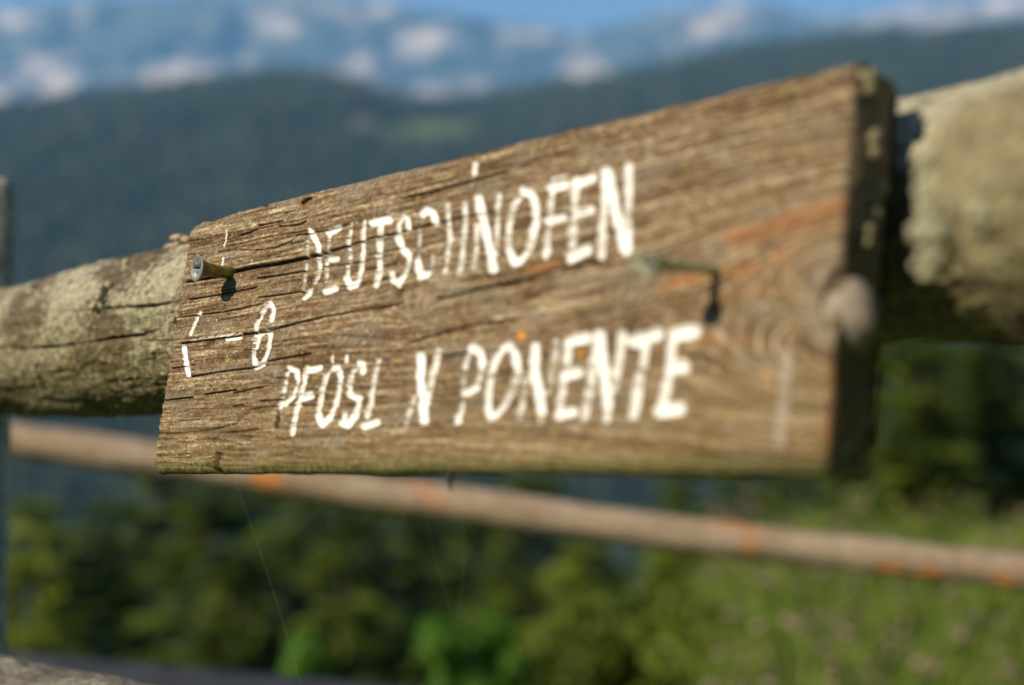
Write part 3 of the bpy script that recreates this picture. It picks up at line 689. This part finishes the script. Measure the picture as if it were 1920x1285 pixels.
# ------------------------------------------------------------------ the sign
# strokes: (points in photo pixels, half width, how much paint is left)
LET = [
 ('D', [([(575,440),(576,480),(573,498),(569,542),(571,559)],3.2,.5), ([(580,431),(588,443),(597,461)],6.0,1.1), ([(597,461),(598,480)],4.5,1.0), ([(598,480),(599,503),(595,520),(583,542),(571,559)],3.8,.6), ([(571,559),(582,549)],4.0,1.0)]),
 ('E', [([(619,431),(616,457),(612,480),(612,503),(612,523),(609,546)],3.6,.55), ([(618,437),(636,428)],6.0,1.1), ([(619,486),(631,485)],6.0,.95), ([(610,547),(628,540)],7.0,1.1)]),
 ('U', [([(657,418),(657,436),(653,455),(656,470),(656,487),(651,500),(651,520)],4.0,.55), ([(651,524),(656,536),(666,533)],7.0,1.1), ([(683,415),(681,448),(680,470),(677,503),(672,526),(664,534)],4.5,.72)]),
 ('T', [([(699,418),(729,413)],8.5,1.15), ([(714,424),(712,448),(711,479),(711,511),(704,535)],6.0,.72)]),
 ('S', [([(766,431),(764,409),(757,405),(748,420),(747,442)],4.5,.75), ([(764,412),(766,428)],5.5,1.0), ([(747,446),(752,463),(766,477)],7.0,1.1), ([(766,477),(767,492),(758,515)],4.0,.6), ([(758,517),(744,532),(735,522),(734,508)],5.0,.8), ([(738,526),(746,533),(752,526)],6.0,1.1)]),
 ('C', [([(817,418),(812,400),(800,394),(793,402)],7.0,1.1), ([(791,404),(786,432),(784,464),(783,490)],4.0,.36), ([(783,492),(788,518),(800,514)],7.0,1.1), ([(800,516),(808,505),(811,482)],4.0,.6)]),
 ('H', [([(839,381),(840,414),(843,448),(834,504),(830,515)],5.0,.62), ([(871,381),(872,420),(868,448),(865,490),(860,512)],5.0,.62), ([(842,448),(868,446)],5.0,.35)]),
 ('N', [([(893,420),(893,454),(890,482),(887,504)],5.0,.55), ([(897,372),(910,434),(921,487),(925,503)],8.5,1.1), ([(935,364),(931,420),(928,476)],5.5,.55)]),
 ('O', [([(980,357),(997,365),(1004,385),(1004,414),(999,440)],8.0,1.0), ([(999,440),(991,466),(978,486)],7.0,.75), ([(975,487),(964,492),(955,474)],8.5,1.1), ([(953,470),(952,426),(963,386),(978,361)],7.0,.6)]),
 ('F', [([(1036,335),(1033,372),(1028,420),(1025,459),(1022,482)],5.5,.65), ([(1035,353),(1060,346)],8.0,1.1), ([(1038,332),(1060,329)],4.5,.5), ([(1026,414),(1055,406)],7.5,1.1), ([(1022,480),(1026,472)],7.0,1.0)]),
 ('E', [([(1081,336),(1075,392),(1073,448),(1067,487)],8.0,.7), ([(1080,343),(1110,333)],9.0,1.1), ([(1084,398),(1107,392)],9.0,1.05), ([(1069,484),(1101,469)],9.5,1.1)]),
 ('N', [([(1137,322),(1129,420),(1126,480)],8.5,.8), ([(1137,325),(1153,395),(1173,467)],11,1.1), ([(1179,313),(1177,392),(1175,465)],8.5,.8)]),
 ('P', [([(538,698),(534,721),(530,746),(524,769)],4.2,.58), ([(543,690),(555,695),(558,711)],5.5,1.1), ([(558,711),(555,726),(550,742)],4.0,.6), ([(550,742),(534,757),(525,760)],5.0,.85)]),
 ('F', [([(575,689),(570,714),(559,755),(553,782),(548,813)],5.2,.74), ([(579,694),(598,689)],6.5,1.1), ([(567,746),(583,742)],6.5,1.1)]),
 ('O', [([(623,689),(632,688),(638,706)],6.0,1.1), ([(638,706),(635,732),(629,758),(617,782)],5.2,.75), ([(617,784),(604,796),(597,782)],7.0,1.1), ([(597,780),(599,758),(604,729),(612,702),(623,690)],5.2,.68), ([(622,667),(622,679)],2.6,.8), ([(649,667),(648,678)],3.2,1.1)]),
 ('S', [([(680,698),(680,683),(674,681)],6.0,1.1), ([(674,681),(661,696),(657,714),(655,732)],5.0,.68), ([(655,738),(664,744),(672,747)],7.0,1.1), ([(672,749),(670,763),(666,779)],5.2,.8), ([(664,782),(652,797),(644,793)],7.0,1.1), ([(644,792),(646,776)],4.5,.7)]),
 ('L', [([(709,675),(703,699),(698,729),(694,758),(687,782)],5.4,.62), ([(684,799),(706,791)],7.5,1.1)]),
 ('N', [([(787,676),(776,744)],3.5,.25), ([(776,744),(768,770),(760,793)],5.0,.55), ([(789,668),(787,711),(793,754),(795,788)],8.5,1.1), ([(822,658),(813,694),(805,728),(799,756)],6.5,.68)]),
 ('P', [([(882,651),(873,677),(868,711),(866,746),(865,771),(857,790)],5.0,.58), ([(886,654),(899,661),(903,680)],8.5,1.1), ([(903,682),(899,706),(893,725)],6.0,.62), ([(892,727),(874,737)],7.5,1.05), ([(857,790),(860,784)],6.5,1.1)]),
 ('O', [([(943,652),(954,648),(965,662),(969,690)],8.0,1.05), ([(970,699),(959,734),(943,763),(930,777)],7.0,.66), ([(930,778),(921,783),(915,768)],7.5,.95), ([(914,768),(916,734),(921,696),(931,668),(943,653)],7.2,.75)]),
 ('N', [([(986,703),(981,746),(971,788)],6.5,.52), ([(1003,650),(1001,694),(1011,735),(1015,772)],9.5,1.1), ([(1041,634),(1039,677),(1026,734)],6.5,.48), ([(1013,790),(1013,786)],6.5,.6)]),
 ('E', [([(1066,638),(1062,672),(1055,718),(1047,775)],8.5,.72), ([(1070,640),(1100,634)],9.0,1.1), ([(1063,703),(1083,699)],9.5,1.1), ([(1047,779),(1075,772)],10.5,1.1)]),
 ('N', [([(1116,650),(1107,718),(1095,782)],9.0,.66), ([(1124,630),(1129,676),(1136,736),(1139,762)],10,1.1), ([(1167,628),(1160,672),(1149,727)],8.5,.70), ([(1137,785),(1138,775)],7.5,.8)]),
 ('T', [([(1189,639),(1234,627)],11.0,1.1), ([(1210,640),(1206,684)],8.5,.8), ([(1198,706),(1191,761),(1187,778)],9.0,.85)]),
 ('E', [([(1261,635),(1257,676),(1249,727),(1240,768)],8.5,.85), ([(1265,628),(1301,621)],12,1.1), ([(1258,691),(1280,688)],12,1.1), ([(1240,771),(1273,766)],12.5,1.1)]),
]
ARROW = [([(375,585),(365,606),(357,627)],3.2,.85), ([(345,652),(349,680),(353,703)],4.6,1.15), ([(358,637),(400,631),(451,625)],2.8,.6), ([(426,636),(450,634)],3.4,.95)]
SIX = [([(509,600),(513,580),(508,570)],4.8,1.05), ([(506,568),(492,584),(481,609),(477,643),(475,669)],4.4,.62), ([(476,672),(481,689),(492,682)],5.0,1.1), ([(492,682),(504,653),(507,627),(498,620),(486,630),(481,652)],4.2,.85)]
MARKS = [([(426,433),(421,463)],1.3,.8), ([(419,485),(417,501)],2.2,.9), ([(891,310),(889,326)],6.0,1.0), ([(1479,664),(1462,828)],11,.34), ([(1080,800),(1084,808)],7,.45), ([(1217,262),(1216,300)],8,.22)]
CRK = [([(350,529),(408,519),(429,511)],2.6), ([(429,511),(472,501),(525,494),(564,486),(604,476)],3.8), ([(604,476),(644,464),(683,451),(710,443),(741,439)],2.4), ([(342,595),(419,585),(461,577),(493,569)],1.5),
 ([(340,644),(360,641),(456,628)],2.2), ([(456,627),(485,623),(511,618),(551,607),(604,595)],2.6), ([(604,595),(657,586),(710,577),(760,568)],1.9), ([(323,691),(366,684)],1.3), ([(355,707),(408,698),(472,690),(495,679),(525,673),(583,663)],1.9),
 ([(308,751),(361,745)],1.8), ([(382,740),(443,731)],1.6), ([(437,737),(503,723)],1.3), ([(487,752),(530,749)],1.5), ([(517,709),(541,707)],1.4), ([(355,453),(395,446)],1.2), ([(485,423),(530,415)],1.9), ([(523,425),(560,422),(575,415)],1.6), ([(450,441),(482,431)],1.6),
 ([(410,473),(440,468),(482,470)],1.2), ([(482,469),(515,465),(548,453)],1.5), ([(482,522),(525,516),(572,508)],1.7), ([(353,562),(408,553),(480,539)],1.7), ([(482,558),(525,553),(570,547)],1.7), ([(556,442),(612,433),(655,420)],1.6), ([(545,458),(570,452)],1.1),
 ([(753,372),(812,360),(857,347),(913,332),(949,322)],2.3), ([(820,560),(857,553),(913,538),(980,524),(1036,506),(1120,490)],2.0), ([(700,583),(756,569)],1.4), ([(757,647),(827,625),(900,607),(967,600)],1.8), ([(823,670),(873,662)],1.8), ([(917,703),(957,697)],1.9), ([(605,500),(660,494),(740,478)],1.3), ([(630,540),(740,520)],1.1), ([(690,478),(760,463)],1.2), ([(741,439),(790,425),(860,408),(940,396)],1.4), ([(985,412),(1100,392)],1.3),
 ([(700,805),(760,797),(850,790)],1.2), ([(700,828),(830,818)],1.1), ([(400,655),(450,650)],.9), ([(530,640),(620,628),(740,637)],1.0), ([(570,700),(690,688)],1.1), ([(600,722),(690,715)],1.1), ([(335,790),(375,787)],1.0), ([(436,762),(455,759)],1.3), ([(415,600),(465,590)],1.0), ([(458,658),(475,656)],1.2), ([(570,383),(585,372)],2.4), ([(1310,505),(1345,503)],2.0)]
RUST = [([(487,386),(481,460),(474,540),(465,600),(452,690),(440,745)],1.6,.8), ([(542,552),(534,620),(525,690)],1.5,.7), ([(504,765),(490,830),(478,890)],1.4,.55), ([(437,740),(420,800),(405,860)],1.6,.4), ([(553,423),(548,470)],1.4,.55), ([(838,355),(835,470)],3.5,.45), ([(392,648),(402,642)],5,.9)]
HOLE_SHADE = [([(1566,508),(1546,535),(1542,570),(1552,605)],11,.95), ([(523,772),(518,800)],4.5,1.0), ([(409,852),(404,880)],6.5,.9), ([(745,540),(750,555)],10,.5), ([(398,640),(384,652)],4,.6)]  # first stroke: gap beside the end knot, with its shadow painted in
ORANGE = [([(1380,458),(1480,430),(1588,385)],24,.40), ([(1240,535),(1340,515),(1420,515)],18,.32), ([(1440,500),(1500,460)],14,.35), ([(1365,440),(1440,424),(1520,392),(1590,366)],7,.62), ([(1460,440),(1530,405),(1585,380)],5,.7), ([(1260,535),(1345,510),(1420,500)],10,.6), ([(985,505),(1040,495)],9,.8), ([(1470,478),(1474,498)],9,.7), ([(1330,560),(1450,545)],8,.35), ([(1560,690),(1545,840)],9,.45), ([(1300,640),(1420,640)],6,.4)]
PALE = [([(770,560),(768,595)],7,.8), ([(790,545),(785,580)],8,.6), ([(820,510),(850,545)],26,.42), ([(1560,480),(1520,560),(1530,620),(1570,625)],20,.75), ([(860,500),(800,600)],26,.3), ([(1050,535),(1180,515)],16,.5), ([(1400,470),(1330,470)],12,.3)]
GREEN = [([(1190,490),(1200,505)],18,.6), ([(1240,502),(1340,506)],7,.8), ([(1230,495),(1250,498)],8,.6)]
SPOT = [([(977,630),(979,632)],7,1), ([(1012,779),(1014,781)],7,.9), ([(402,497),(408,495)],4,.55), ([(1440,706),(1444,708)],7,.45), ([(1085,662),(1092,660)],6,.5), ([(566,765),(570,767)],4,.5)]

def build_sign():
    NI, NJ = 940, 470
    a = np.linspace(0, 1, NI)**0.94; b = np.linspace(0, 1, NJ)
    A, B = np.meshgrid(a, b, indexing='ij')
    sL = -0.0130*B+0.0007*fbm(B*26, B*0, seed=2)+0.00035*fbm(B*150, B*0+2, seed=3)
    sR = 0.3740-0.0045*B+0.0010*fbm(B*9, B*0, seed=4)
    Sg = sL+(sR-sL)*A
    tT = 0.1252+0.0028*A+0.0006*fbm(A*22, A*0, seed=5)+0.0003*fbm(A*160, A*0, seed=6)
    tT = tT-0.0052*np.clip(1-A/0.030, 0, 1)**1.6-0.0018*np.clip(1-np.abs(A-.05)/.06, 0, 1)-0.0016*np.exp(-((A-0.166)/.006)**2)
    tB = -0.0012*A+0.0006*fbm(A*20, A*0+9, seed=7)
    Tg = tB+(tT-tB)*B
    P = OB+Sg[..., None]*RV+Tg[..., None]*UV
    Uq, Vq = proj(P)
    # grain: lines that flow round the knots
    kn = [(st(1600, 575), .027, .55), (st(775, 568), .0052, .5), (st(572, 376), .0030, .6), (st(404, 872), .0022, .6), (st(1215, 610), .004, .45)]
    g = Tg+0.0016*fbm(Sg*5, Tg*8, seed=12, o=2)+0.010*Sg
    kb = np.zeros_like(g)
    for ((ks, kt), kr, ke) in kn:
        x = (Sg-ks)*ke; y = Tg-kt; r2 = x*x+y*y
        g = g-kr*kr*y/(r2+0.25*kr*kr); kb = np.maximum(kb, np.exp(-r2/(kr*kr)*1.6))
    gc = np.stack([Sg, g, 0.02*fbm(Sg*40, Tg*40, seed=14)], -1)
    fc = np.stack([(Sg*900-Tg*640)*.9, (Sg*75+Tg*150)*.9, 0*Sg], -1)
    # relief
    rid = fbm(Sg*8, g*520, seed=15, o=3, g=.6); fine = fbm(Sg*34, g*1000, seed=16, o=2); mid = fbm(Sg*9, g*110, seed=17, o=3)
    fleck = fbm(Sg*330, g*640, seed=19, o=2)
    H = 0.00036*rid+0.00028*fine+0.00026*mid+0.00018*fleck
    hn = np.clip(0.5+0.5*(rid*.6+fine*.5+fleck*.25), 0, 1)
    H = H+0.0016*kb
    # natural hairline checks along the grain
    hv = np.abs(fbm(Sg*6, g*155, seed=23, o=2)); hm = sstep(.10, .40, fbm(Sg*16, Tg*60, seed=24, o=2))
    hair = (1-sstep(0.0, 0.055, hv))*hm
    hv2 = np.abs(fbm(Sg*9, g*240, seed=28, o=2)); hair = np.maximum(hair, .8*(1-sstep(0.0, 0.05, hv2))*sstep(.0, .35, fbm(Sg*22, Tg*70, seed=29, o=2)))
    H = H-0.0011*hair
    fU, fV = Uq.ravel(), Vq.ravel()
    def field(strokes, soft=(0.75, 1.2), jitter=0.0, jn=None):
        out = np.zeros(fU.shape); dm = np.full(fU.shape, 9.0)
        for stk in strokes:
            pts, hw = stk[0], stk[1]; k = stk[2] if len(stk) > 2 else 1.0
            us = [p[0] for p in pts]; vs = [p[1] for p in pts]; e = hw*2.2
            m = np.nonzero((fU > min(us)-e) & (fU < max(us)+e) & (fV > min(vs)-e) & (fV < max(vs)+e))[0]
            if not len(m): continue
            x = fU[m]; y = fV[m]; d = np.full(len(m), 99.0)
            for (x0, y0), (x1, y1) in zip(pts[:-1], pts[1:]):
                dx, dy = x1-x0, y1-y0; tt = np.clip(((x-x0)*dx+(y-y0)*dy)/(dx*dx+dy*dy+1e-9), 0, 1)
                d = np.minimum(d, np.hypot(x-x0-tt*dx, y-y0-tt*dy))
            d = d/hw
            if jitter: d = d+jitter*jn[m]
            out[m] = np.maximum(out[m], k*(1-sstep(soft[0], soft[1], d))); dm[m] = np.minimum(dm[m], d)
        return out, dm
    jn = fbm(Sg*70, g*420, seed=26, o=3).ravel()
    crk, _ = field([(p, h*1.05) for p, h in CRK], (0.15, 1.1), 0.45, fbm(Sg*160, g*40, seed=27, o=2).ravel())
    crk_d, _ = field([(p, h*1.0, min(1.0, h/3.2)) for p, h in CRK], (0.0, 1.15))
    # paint: each stroke is a routed groove with paint left in it
    grain_wear = (0.5+0.5*np.clip(1.6*(0.55*fine+0.55*rid+0.35*fleck), -1, 1)).ravel()
    pgrey = np.ones(fU.shape); paint = np.zeros(fU.shape); groove = np.zeros(fU.shape); ids = np.full(fU.shape, -1, dtype=np.int32)
    items = [('painted_letter', n, s) for n, s in LET]+[('painted_arrow', None, ARROW), ('painted_numeral', '6', SIX)]
    for k, (nm, ch, strokes) in enumerate(items):
        for s_ in strokes:
            if s_[2] >= 1.05: s_ = (s_[0], s_[1]*1.04, s_[2])
            full, d = field([(s_[0], s_[1], 1.0)], (0.70, 1.10), 0.32, jn)
            amt = s_[2]
            rope = 0.30*np.sin((fU*1.5+fV*3.2)*(.42 if s_[1] < 7 else .30)+3*jn)*sstep(1.0, .6, amt)
            keep = sstep(-0.14, 0.14, amt-0.01-grain_wear*0.92+rope*.55)
            pgrey = np.where(d < 1.1, np.minimum(pgrey, np.clip(1.12-amt, 0, .75)), pgrey)
            paint = np.maximum(paint, full*np.clip(keep+max(0, amt-.95)*3, 0, 1)*(1.0 if amt > .5 else .8))
            gv, dd = field([(s_[0], s_[1]*1.12, 1.0)], (0.2, 1.1)); groove = np.maximum(groove, gv)
            ids[(dd < 0.95)] = k
    for s_ in MARKS:
        full, d = field([(s_[0], s_[1], 1.0)], (0.6, 1.15), 0.3, jn); keep = .55+.45*np.clip(sstep(-.25, .25, s_[2]-grain_wear*.9+.1), 0, 1)
        paint = np.maximum(paint, full*keep*(s_[2]*.8 if s_[2] < .5 else min(1, s_[2]+.25)))
    paint *= 1-0.9*np.clip(crk_d*1.3, 0, 1)*(crk > .35)
    rust = field(RUST, (.3, 1.2), .4, jn)[0]; hole_shade, _ = field(HOLE_SHADE, (.3, 1.15), .5, jn); orange = field(ORANGE, (.0, 1.6), 1.3, jn)[0]
    pale = field(PALE, (.2, 1.6), .5, jn)[0]; green = field(GREEN, (.3, 1.4), .4, jn)[0]; spot = field(SPOT, (.5, 1.2), .6, fbm(Sg*300, Tg*300, seed=33).ravel())[0]
    Hf = H.ravel()*(1-.35*groove)-0.0010*groove-0.0040*crk_d-0.0016*hole_shade+0.00012*paint
    # rounded edges
    dB = (Tg-tB).ravel(); dT = (tT-Tg).ravel(); dL = (Sg-sL).ravel(); dR = (sR-Sg).ravel()
    def roll(d, r): return r*(1-np.sqrt(np.clip(1-np.clip(1-d/r, 0, 1)**2, 0, 1)))
    W = Hf-roll(dB, 0.0050)-roll(dT, 0.0022)-roll(dL, 0.0014)-roll(dR, 0.0030)
    # knot hollow at the right end
    ks, kt = st(1548, 565); W = W-0.0035*np.exp(-(((Sg-ks)/.0055)**2+((Tg-kt)/.010)**2)).ravel()
    moss = np.clip(sstep(0.0070, 0.0005, dB+0.0022*jn)*(0.9), 0, 1)
    algae = np.clip(0.95-Tg.ravel()/0.050, 0.04, 1)*0.72+0.06*sstep(.15, .35, Sg.ravel())
    V = P.reshape(-1, 3)+W[:, None]*NV
    nV = NI*NJ
    Fq = grid_faces(NI, NJ)
    # normals of the whole sheet, so pieces cut from it shade as one
    G = V.reshape(NI, NJ, 3); dI = np.gradient(G, axis=0); dJ = np.gradient(G, axis=1)
    NN = np.cross(dI, dJ); NN /= np.linalg.norm(NN, axis=-1, keepdims=True); NN = NN.reshape(-1, 3)
    # the four edges and the back
    idx = np.arange(nV).reshape(NI, NJ)
    loop = np.concatenate([idx[:, 0], idx[-1, 1:], idx[-2::-1, -1], idx[0, -2:0:-1]])
    nl = len(loop); rows = 26; bV = [V]; bA = [gc.reshape(-1, 3)]; fq = []; prev = loop
    base = nV; out_s = np.where(dR[loop] < 1e-9, 1, 0); ls, lt = Sg.ravel()[loop], Tg.ravel()[loop]; w0 = W[loop]
    cen = V[loop].mean(0); outd = P.reshape(-1, 3)[loop]-P.reshape(-1, 3).mean(0)
    isT = dT[loop] < 1e-7; isB = dB[loop] < 1e-7; isL = dL[loop] < 1e-7; isR = dR[loop] < 1e-7
    nrm = isT[:, None]*UV-isB[:, None]*UV-isL[:, None]*RV+isR[:, None]*RV; nrm /= np.linalg.norm(nrm, axis=1, keepdims=True)+1e-9
    alg2 = []
    for k in range(1, rows+1):
        f = k/rows; ww = w0+(-TH-w0)*f
        nz = fbm(ls*260+lt*40, lt*260+ls*30+ww*300, ww*420, seed=41, o=3)*0.00055+fbm(ls*60, lt*60, ww*60, seed=43, o=2)*.0009
        nz = np.where(isR, nz*1.5, nz)-0.003*max(0, f-.86)/.14
        q = OB+ls[:, None]*RV+(lt+0.011*f*np.exp(-lt/.01))[:, None]*UV+ww[:, None]*NV+nrm*(nz*np.sin(min(1, f*6)*np.pi/2))[:, None]
        bV.append(q); bA.append(np.stack([ls+ww*.25, lt+ww*1.1, ww], -1)); ids2 = base+np.arange(nl); base += nl
        j = np.arange(nl); j2 = (j+1) % nl
        fq.append(np.stack([prev[j], ids2[j], ids2[j2], prev[j2]], -1)); prev = ids2
    # back sheet (coarse fan of quads between bottom and top rows)
    bot = prev[:NI]; top = prev[NI+NJ-2:NI+NJ-2+NI][::-1]
    i = np.arange(NI-1); fq.append(np.stack([bot[i], top[i], top[i+1], bot[i+1]], -1))
    VV = np.concatenate(bV); nx = len(VV)-nV
    isBx = np.tile(isB, rows); isRx = np.tile(isR, rows)
    ext = lambda arr, e=0.0: np.concatenate([arr, e if isinstance(e, np.ndarray) else np.full(nx, e)])
    mossx = np.where(isBx, .85, np.where(isRx, .30*(0.5+0.5*noise(np.tile(lt, rows)*90, np.tile(lt, rows)*0+np.repeat(np.arange(rows), nl)*.1, seed=5)), 0.1))
    attrs = dict(gc=np.concatenate(bA), fc=np.concatenate([fc.reshape(-1, 3), np.zeros((nx, 3))]), hgt=ext(hn.ravel(), .4), algae=ext(algae, .7), moss=ext(moss, mossx), rust=ext(rust), orange=ext(orange),
        pale=ext(pale), green=ext(green), spot=ext(spot), hole_shade=ext(hole_shade), crack=ext(np.clip(crk_d*1.4+.35*hair.ravel(), 0, 1)), paint=ext(paint), pgrey=ext(pgrey*(pgrey < .99)+.5*(pgrey >= .99)))
    mat = wood_sign_material()
    org = bp(0.18, 0.0, -TH/2)
    root = empty('wooden_sign', tuple(org))
    inv = Matrix.Translation(-Vector(org))
    fid = ids[Fq]; fl = np.where((fid >= 0).sum(1) >= 3, fid.max(1), -1)
    # board = faces without lettering + edges + back
    def piece(name, faces, full=False):
        used = np.unique(faces); remap = np.full(len(VV), -1, dtype=np.int64); remap[used] = np.arange(len(used))
        at = {k: v[used] for k, v in attrs.items()}
        nn = None
        if not full: nn = NN[used]
        o = mesh_np(name, VV[used], remap[faces], mat, None, attrs=at, normals=nn)
        o.parent = root; o.matrix_parent_inverse = inv
        return o
    edges = np.concatenate(fq)
    used_all = np.concatenate([Fq[fl < 0], edges])
    # board normals: sheet normals on the face, own normals on the edges
    used = np.unique(used_all); remap = np.full(len(VV), -1, dtype=np.int64); remap[used] = np.arange(len(used))
    o = mesh_np('board', VV[used], remap[used_all], mat, None, attrs={k: v[used] for k, v in attrs.items()})
    vn = np.zeros(len(used)*3, dtype=np.float32); o.data.vertex_normals.foreach_get('vector', vn); vn = vn.reshape(-1, 3).copy()
    inner = used < nV; edgev = np.zeros(len(VV), bool); edgev[loop] = True
    sel = inner & ~edgev[used]; vn[sel] = NN[used[sel]]
    o.data.normals_split_custom_set_from_vertices(vn.tolist())
    o.parent = root; o.matrix_parent_inverse = inv
    for k, (nm, ch, _s) in enumerate(items):
        fs = Fq[fl == k]
        if not len(fs): continue
        c = piece(nm, fs)
        if nm == 'painted_letter': c['label'] = 'white painted letter %s%s' % (ch, ' with umlaut dots' if k == 14 else '')
        elif nm == 'painted_numeral': c['label'] = 'white painted numeral 6'
        else: c['label'] = 'white painted arrow pointing to the cut end'
    # knot standing out of the sawn end
    mk = plain('grey_knot_wood', (0.27, 0.225, 0.17), 0.9, sc=160, var=.35, bump=.001)
    s1, t1 = 0.3725, st(1590, 578)[1]
    kk = clump('knot', bp(0.3720, t1+.001, -0.0085), 0.0105, 1, mk, None, 90); 
    me = kk.data; co = np.zeros(len(me.vertices)*3, dtype=np.float32); me.vertices.foreach_get('co', co); co = co.reshape(-1, 3)
    c0 = co.mean(0); d = co-c0; d = d/np.abs(d@RV).max()
    cc = bp(0.3700, t1, -0.0098); co2 = cc+np.outer(d@RV, RV)*0.0095+np.outer(d@UV, UV)*0.0112+np.outer(d@NV, NV)*0.0092
    me.vertices.foreach_set('co', co2.astype(np.float32).ravel()); me.update(); kk.parent = root; kk.matrix_parent_inverse = inv
    for k_, (u_, v_, z_) in enumerate(((1636, 152, .0030), (1640, 262, .0026), (1646, 362, .0030), (1618, 720, .0024), (1606, 822, .0032), (1628, 440, .0020))):
        dd_ = px(u_, v_, 1.0)-CAM; kk_ = (bp(.3722, 0)-CAM).dot(RV)/dd_.dot(RV)
        lk = clump('lichen_clump', CAM+dd_*kk_-RV*z_*.35, z_*1.25, 7, M_MOSS, None, 300+k_, (.5, .9, 1.3)); lk.parent = root; lk.matrix_parent_inverse = inv
    # splinter under the lower edge
    sp = bp(*st(830, 900), -.004); tv, tf = taper([sp+np.array([0, 0, .004]), sp, sp-np.array([-.0002, 0, .0035])], [.0016, .0007, .0002], 7)
    q = mesh_np('splinter', tv, tf, plain('splinter_wood', (0.05, 0.035, 0.02)), None); q.parent = root; q.matrix_parent_inverse = inv
    # two half-driven screws
    def screw(base, head, rh, rs, mh, ms, k):
        b = bp(*st(*base)); 
        hd = px(head[0], head[1], 1.0)-CAM; hd /= np.linalg.norm(hd)
        ln = (.0165, .0265)[k]; hp = b+NV*ln; h = CAM+hd*((hp-CAM)[1]/hd[1])
        D = h-b; Ln = np.linalg.norm(D); D /= Ln
        A_ = np.cross(D, UV); A_ /= np.linalg.norm(A_); B_ = np.cross(D, A_)
        n = 28; th = np.arange(n)/n*2*np.pi
        def lathe(prof, name, mat):
            Vv = []
            for (r, z) in prof: Vv += [b+D*z+r*(1+(.55*math.cos(4*t) if r < rh*.46 and name == 'screw_head' else 0))*(math.cos(t)*A_+math.sin(t)*B_) for t in th]
            o = mesh_np(name, np.array(Vv), grid_faces(len(prof), n, True), mat, None); return o
        sk = lathe([(rs*.9, -.014), (rs*.95, -.002), (rs*1.0, 0), (rs*.98, Ln*.3), (rs*1.02, Ln*.5), (rs*1.08, Ln*.64), (rs*1.30, Ln*.77), (rh*.74, Ln*.88), (rh*.95, Ln*.965)], 'screw', ms)
        sk.parent = root; sk.matrix_parent_inverse = inv
        hh = lathe([(rh*.93, Ln*.960), (rh*1.0, Ln*.975), (rh*1.0, Ln*.992), (rh*.95, Ln*1.0), (rh*.80, Ln*1.0), (rh*.74, Ln*.985), (rh*.455, Ln*.982), (rh*.38, Ln*.90), (rh*.16, Ln*.85), (rh*.01, Ln*.85)], 'screw_head', mh)
        hh.parent = sk
        return Ln
    zinc = plain('dull_zinc', (0.20, 0.22, 0.20), .55, .5, .35, 400, .0004)
    q = NT('yellow_passivated'); nn_ = q.noise(q.obj(), 260, 3, .6); q.col(q.ramp(nn_, [(.35, (0.14, 0.13, 0.05)), (.55, (0.28, 0.235, 0.07)), (.7, (0.46, 0.36, 0.05))])); q.b.inputs['Roughness'].default_value = .45; q.b.inputs['Metallic'].default_value = .45
    print('SCREW', screw((432, 512), (368, 503), .0062, .0029, zinc, q.m, 0), screw((1345, 507), (1213, 494), .0042, .0018, plain('verdigris_head', (0.23, 0.235, 0.165), .6, .2, .3, 200), plain('greenish_shank', (0.46, 0.43, 0.24), .6, .2, .3, 200), 1))
    tag(root, 'weathered wooden signboard with white carved lettering DEUTSCHNOFEN and an arrow', 'sign')
build_sign()

# ------------------------------------------------------------------ spider silk under the sign
def silk(pts, label):
    P = [px(u, v, d) for (u, v, d) in pts]; q = []
    P = np.array(P); t = np.linspace(0, 1, 24); ts = np.linspace(0, 1, len(P))
    C = np.stack([np.interp(t, ts, P[:, k]) for k in range(3)], -1); C[:, 0] += .0008*np.sin(t*np.pi)
    tv, tf = taper(C, [.00002]*24, 5)
    o = mesh_np('spider_thread', tv, tf, M_SILK); tag(o, label, 'spider silk')
M_SILK = plain('silk', (0.62, 0.60, 0.52), .4, sc=300)
silk([(440, 898, .655), (470, 990, .66), (500, 1080, .665), (535, 1190, .67), (575, 1320, .675)], 'long single spider thread hanging from the arrow end of the sign')
silk([(790, 900, .575), (806, 1028, .60), (828, 1095, .61), (845, 1150, .62)], 'short slanting spider thread beneath the lower edge of the sign')
silk([(866, 900, .56), (866, 1000, .585), (864, 1090, .60), (858, 1160, .62)], 'upright spider thread beneath the splinter of the sign')

# ------------------------------------------------------------------ haze
def haze():
    V, Fs = [], []; box_mesh(V, Fs, -16000, 16000, -11500, 12500, -200, 2400)
    m = bpy.data.materials.new('valley_haze'); m.use_nodes = True; t = m.node_tree
    t.nodes.remove(t.nodes['Principled BSDF']); pv = t.nodes.new('ShaderNodeVolumePrincipled')
    pv.inputs['Color'].default_value = (0.25, 0.575, 1.0, 1); pv.inputs['Density'].default_value = 9e-5; pv.inputs['Anisotropy'].default_value = 0.0
    t.links.new(pv.outputs[0], t.nodes['Material Output'].inputs['Volume'])
    o = mesh_np('haze', np.array(V, float), Fs, m, smooth=False); tag(o, kind='stuff'); o['label'] = 'pale blue haze filling the valley'
haze()
